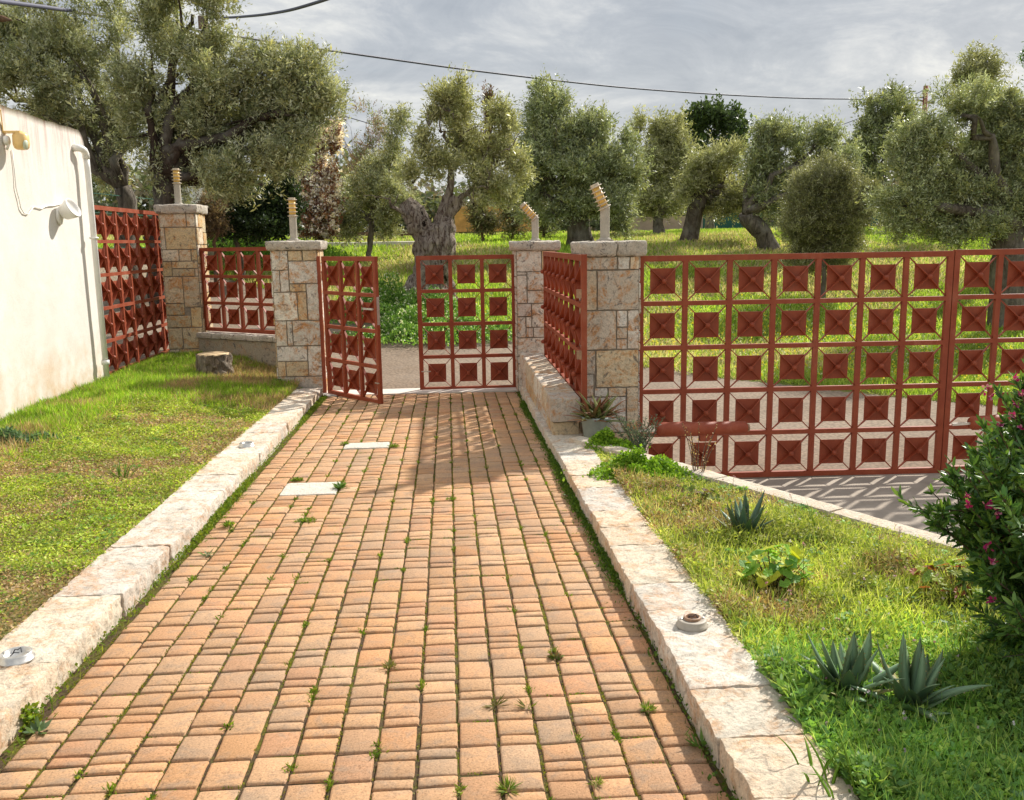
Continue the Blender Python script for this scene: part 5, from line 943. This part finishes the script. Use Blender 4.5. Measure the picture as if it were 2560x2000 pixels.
# flowering bush on the right
def bush():
    c = np.array([2.35, 3.05, -1.62]); root = empty('flowering_bush', c, 0, 'dark green bush with magenta flowers at the right edge, in front of the driveway gate', 'bush'); r = np.random.default_rng(3); mb = MB(); P = []; Dd = []; tips = []
    Y0 = 3.0
    tg = [(2290, 1260, 2.9), (2330, 1230, 2.95), (2370, 1180, 3.0), (2440, 1130, 3.0), (2480, 1080, 3.1), (2520, 1010, 3.1), (2550, 960, 3.0), (2570, 900, 3.0), (2600, 960, 2.9), (2420, 1260, 2.8), (2400, 1330, 2.9), (2430, 1400, 2.8), (2480, 1350, 2.7), (2500, 1200, 2.8), (2540, 1100, 2.9), (2480, 1460, 2.75), (2520, 1520, 2.7), (2490, 1580, 2.7), (2560, 1300, 2.7), (2560, 1430, 2.65), (2600, 1200, 2.7), (2620, 1350, 2.7), (2640, 1500, 2.6), (2600, 1060, 3.1), (2470, 1290, 3.1), (2450, 1150, 3.2), (2510, 1050, 3.2), (2560, 1600, 2.6), (2580, 1180, 2.5), (2550, 1250, 3.2), (2500, 1400, 3.2), (2690, 1100, 2.8), (2720, 1300, 2.7), (2660, 950, 2.9), (2380, 1210, 3.1), (2350, 1290, 3.0), (2425, 1330, 3.15), (2460, 1220, 2.9)]
    for i, (px, py, Y) in enumerate(tg*3):
        if i >= len(tg): px += r.normal()*38; py += r.normal()*38; Y += r.normal()*.12; px = max(px, float(np.interp(py, [880, 1000, 1060, 1180, 1300, 1400, 1500, 1600], [2560, 2530, 2490, 2420, 2430, 2450, 2500, 2540])))
        tip = at(px, py, Y)-c; b_ = np.array([r.normal()*.05+.12, r.normal()*.05, 0]); t = np.linspace(0, 1, 9)[:, None]; mid = np.array([tip[0]*.5+.15, tip[1]*.5, tip[2]*.35]); Q = (1-t)**2*b_+2*t*(1-t)*mid+t**2*tip; mb.tube(Q, np.linspace(.009, .002, 9), 6)
        subs = [(Q[4:], 90)]
        for k in range(7):
            s = Q[r.integers(4, 8)]; e = s+nrm(tip-s)*r.uniform(.05, .12)+r.normal(size=3)*.055+np.array([0, 0, .03]); subs.append((s+(e-s)*np.linspace(0, 1, 5)[:, None], 44)); mb.tube(subs[-1][0], [.003, .0028, .0025, .002, .0012], 5)
        for S, m_ in subs:
            k = r.random(m_)**.6*(len(S)-1); X = np.stack([np.interp(k, range(len(S)), S[:, j]) for j in range(3)], -1); P.append(X); d = nrm(S[-1]-S[0]); Dd.append(nrm(d*.75+r.normal(size=(m_, 3))*.5)); tips.append(S[-1])
    mb.build('branches', BARKB, root, True); P = np.concatenate(P); Dd = np.concatenate(Dd); n = len(P); pal_ = np.array([(.07, .15, .035), (.09, .19, .045), (.05, .12, .035), (.15, .27, .05), (.12, .22, .045)]); col = pal_[r.integers(5, size=n)]*r.uniform(.75, 1.3, (n, 1)); L = r.uniform(.028, .052, n); tipm = r.random(n) < .12; col[tipm] = (.2, .32, .05)
    S_ = nrm(np.cross(Dd, r.normal(size=(n, 3)))); Nn_ = np.cross(S_, Dd); W = L*.26; Lc = L[:, None]; Wc = W[:, None]
    V = np.stack([P, P+Dd*Lc*.35-S_*Wc/2+Nn_*Wc*.12, P+Dd*Lc*.35, P+Dd*Lc*.35+S_*Wc/2+Nn_*Wc*.12, P+Dd*Lc*.75-S_*Wc*.4+Nn_*Wc*.1, P+Dd*Lc*.75, P+Dd*Lc*.75+S_*Wc*.4+Nn_*Wc*.1, P+Dd*Lc], 1).reshape(-1, 3)
    b = np.arange(n)[:, None]*8; tr = np.concatenate([b+np.array([0, 2, 1]), b+np.array([0, 3, 2]), b+np.array([4, 5, 7]), b+np.array([5, 6, 7])]); qd = np.concatenate([b+np.array([1, 2, 5, 4]), b+np.array([2, 3, 6, 5])])
    npmesh('leaves', V, [tr, qd], m_leaf('glossy_leaf', .25, .35, .45), root, np.repeat(col, 8, 0))
    fl_ = [(2465, 968, 3.0), (2475, 990, 3.0), (2540, 1010, 2.9), (2555, 985, 2.9), (2530, 1040, 2.9), (2555, 1070, 2.9), (2420, 1240, 2.85), (2480, 1258, 2.7), (2495, 1283, 2.7), (2468, 1265, 2.72), (2468, 1365, 2.7), (2480, 1405, 2.65), (2478, 1500, 2.65), (2540, 945, 2.9), (2500, 1062, 3.), (2420, 1260, 2.8)]
    for px, py, Y in fl_:
        q_ = at(px, py, Y-.1)-c; m_ = 10; Pq = np.tile(q_, (m_, 1))+r.normal(size=(m_, 3))*.004; dq = nrm(r.normal(size=(m_, 3))+np.array([-.3, -.5, .2])); cc = np.array([(.36, .02, .14), (.26, .02, .12), (.50, .2, .28)])[r.integers(3, size=m_)]; a = leaves(Pq, dq, r.normal(size=(m_, 3)), np.full(m_, .015), np.full(m_, .011), cc); npmesh('flower', a[0], a[1], GRASS, root, a[2])
bush()
# thin flower stalks along the border wall and through the bed
mb = MB(); r = random.Random(12)
for px, py, h in [(2245, 1460, .26), (2075, 1400, .2), (2180, 1430, .18), (1990, 1330, .2), (2310, 1480, .22), (1900, 1290, .16), (2130, 1500, .2), (1830, 1250, .15), (2010, 1480, .22), (1700, 1260, .12), (2350, 1560, .2), (1960, 1600, .18), (2260, 1540, .2)]:
    p = onbed(px, py); q_ = p+np.array([r.uniform(-.03, .03), r.uniform(-.03, .03), h]); mb.tube([p, (p+q_)/2+np.array([r.uniform(-.01, .01), 0, 0]), q_], [.0018, .0014, .001], 5, col=(.3, .3, .1))
    for k in range(9): a_ = rnd3(1)[0]*.009; mb.add([q_+a_, q_+a_+rnd3(1)[0]*.008, q_+a_+rnd3(1)[0]*.008], [(0, 1, 2)], r.choice([(.5, .3, .42), (.6, .45, .5), (.45, .2, .3)]))
tag(mb.build('flower_stalks', GRASS), 'thin tall stalks with small dusty pink heads standing in the garden bed', 'wild flowers', kind='stuff')
# taller grass tufts
def tuft(c, n, h, w_, label, pal, seed, sp_=.02, droop=.6, name='grass_tuft'):
    r = random.Random(seed); root = empty(name, c, 0, label, 'grass tuft'); mb = MB()
    for i in range(n):
        az_ = r.uniform(0, 2*pi); e = r.uniform(.7, 1.45); blade_strip(mb, (r.gauss(0, sp_), r.gauss(0, sp_), -.005), az_, e, e-droop*r.uniform(.4, 1.4), h*r.uniform(.5, 1), w_, 8, np.array(r.choice(pal)), np.array(r.choice(pal))*1.1, .3, False)
    mb.build('blades', GRASS, root, True)
tuft(onbed(2090, 1960), 16, .24, .011, 'bright green arching grass at the bottom of the right kerb', [(.22, .38, .04), (.16, .3, .03)], 3, .05, 1.1)
tuft(onbed(2030, 1810), 12, .12, .008, 'short bright grass tuft between the kerb and the foreground agaves', [(.2, .36, .04)], 4, .04, .9)
tuft(onbed(2020, 1330), 16, .2, .007, 'thin tall grass tuft in front of the border wall', [(.22, .36, .05), (.3, .42, .1)], 5, .03, .5)
d = ray(303, 1180); t_ = -1.5/d[2]; pL = d*t_; pL[2] = float(lawn_z(pL[0], pL[1])); tuft(pL, 22, .19, .009, 'single dark green grass tuft standing in the middle of the lawn', [(.12, .25, .03), (.16, .3, .04)], 6, .02, .4)
parts = []                                             # weeds along the white wall foot
n = 9000; y = rng.uniform(6.5, 10.6, n); x = XW+.03+np.abs(rng.normal(0, .16, n)); parts.append(blades(n, x, y, lawn_z(x, y), .03, .13, .006, [(.14, .26, .03), (.2, .34, .04), (.1, .2, .03)], .6))
n = 9000; x = rng.uniform(-4.0, -1.9, n); y = rng.uniform(10.6, 13.3, n); ok = ~((x > -3.35) & (y > 12.97-(x+3.4)*.73)); x, y = x[ok], y[ok]; parts.append(blades(len(x), x, y, lawn_z(x, y), .04, .12, .006, [(.12, .26, .02), (.18, .34, .03), (.1, .2, .02)], .6))
V, Fq, C = merge(parts); o = npmesh('wall_foot_grass', V, Fq, GRASS, None, C); tag(o, 'longer grass along the foot of the white wall and around the tree stump', 'grass', kind='stuff')
p = at(30, 1085, 7.3); p[2] = float(lawn_z(p[0], p[1])); clump('leafy_weed', 'grey green leafy weed at the foot of the white wall, left edge', 'weed', p, .45, .16, .09, 1500, .045, [(.12, .2, .1), (.17, .27, .13)], None, 0, .5, .1, zf=lambda a, b_: float(lawn_z(a, b_)))
clump('leafy_weed', 'dark green clover growing around the foot of the pillar left of the open gate', 'weed', (-2.0, 10.72), .22, .08, .10, 1600, .02, CG, None, 0, .8, .1, zf=lambda a, b_: float(lawn_z(a, b_))-.02)
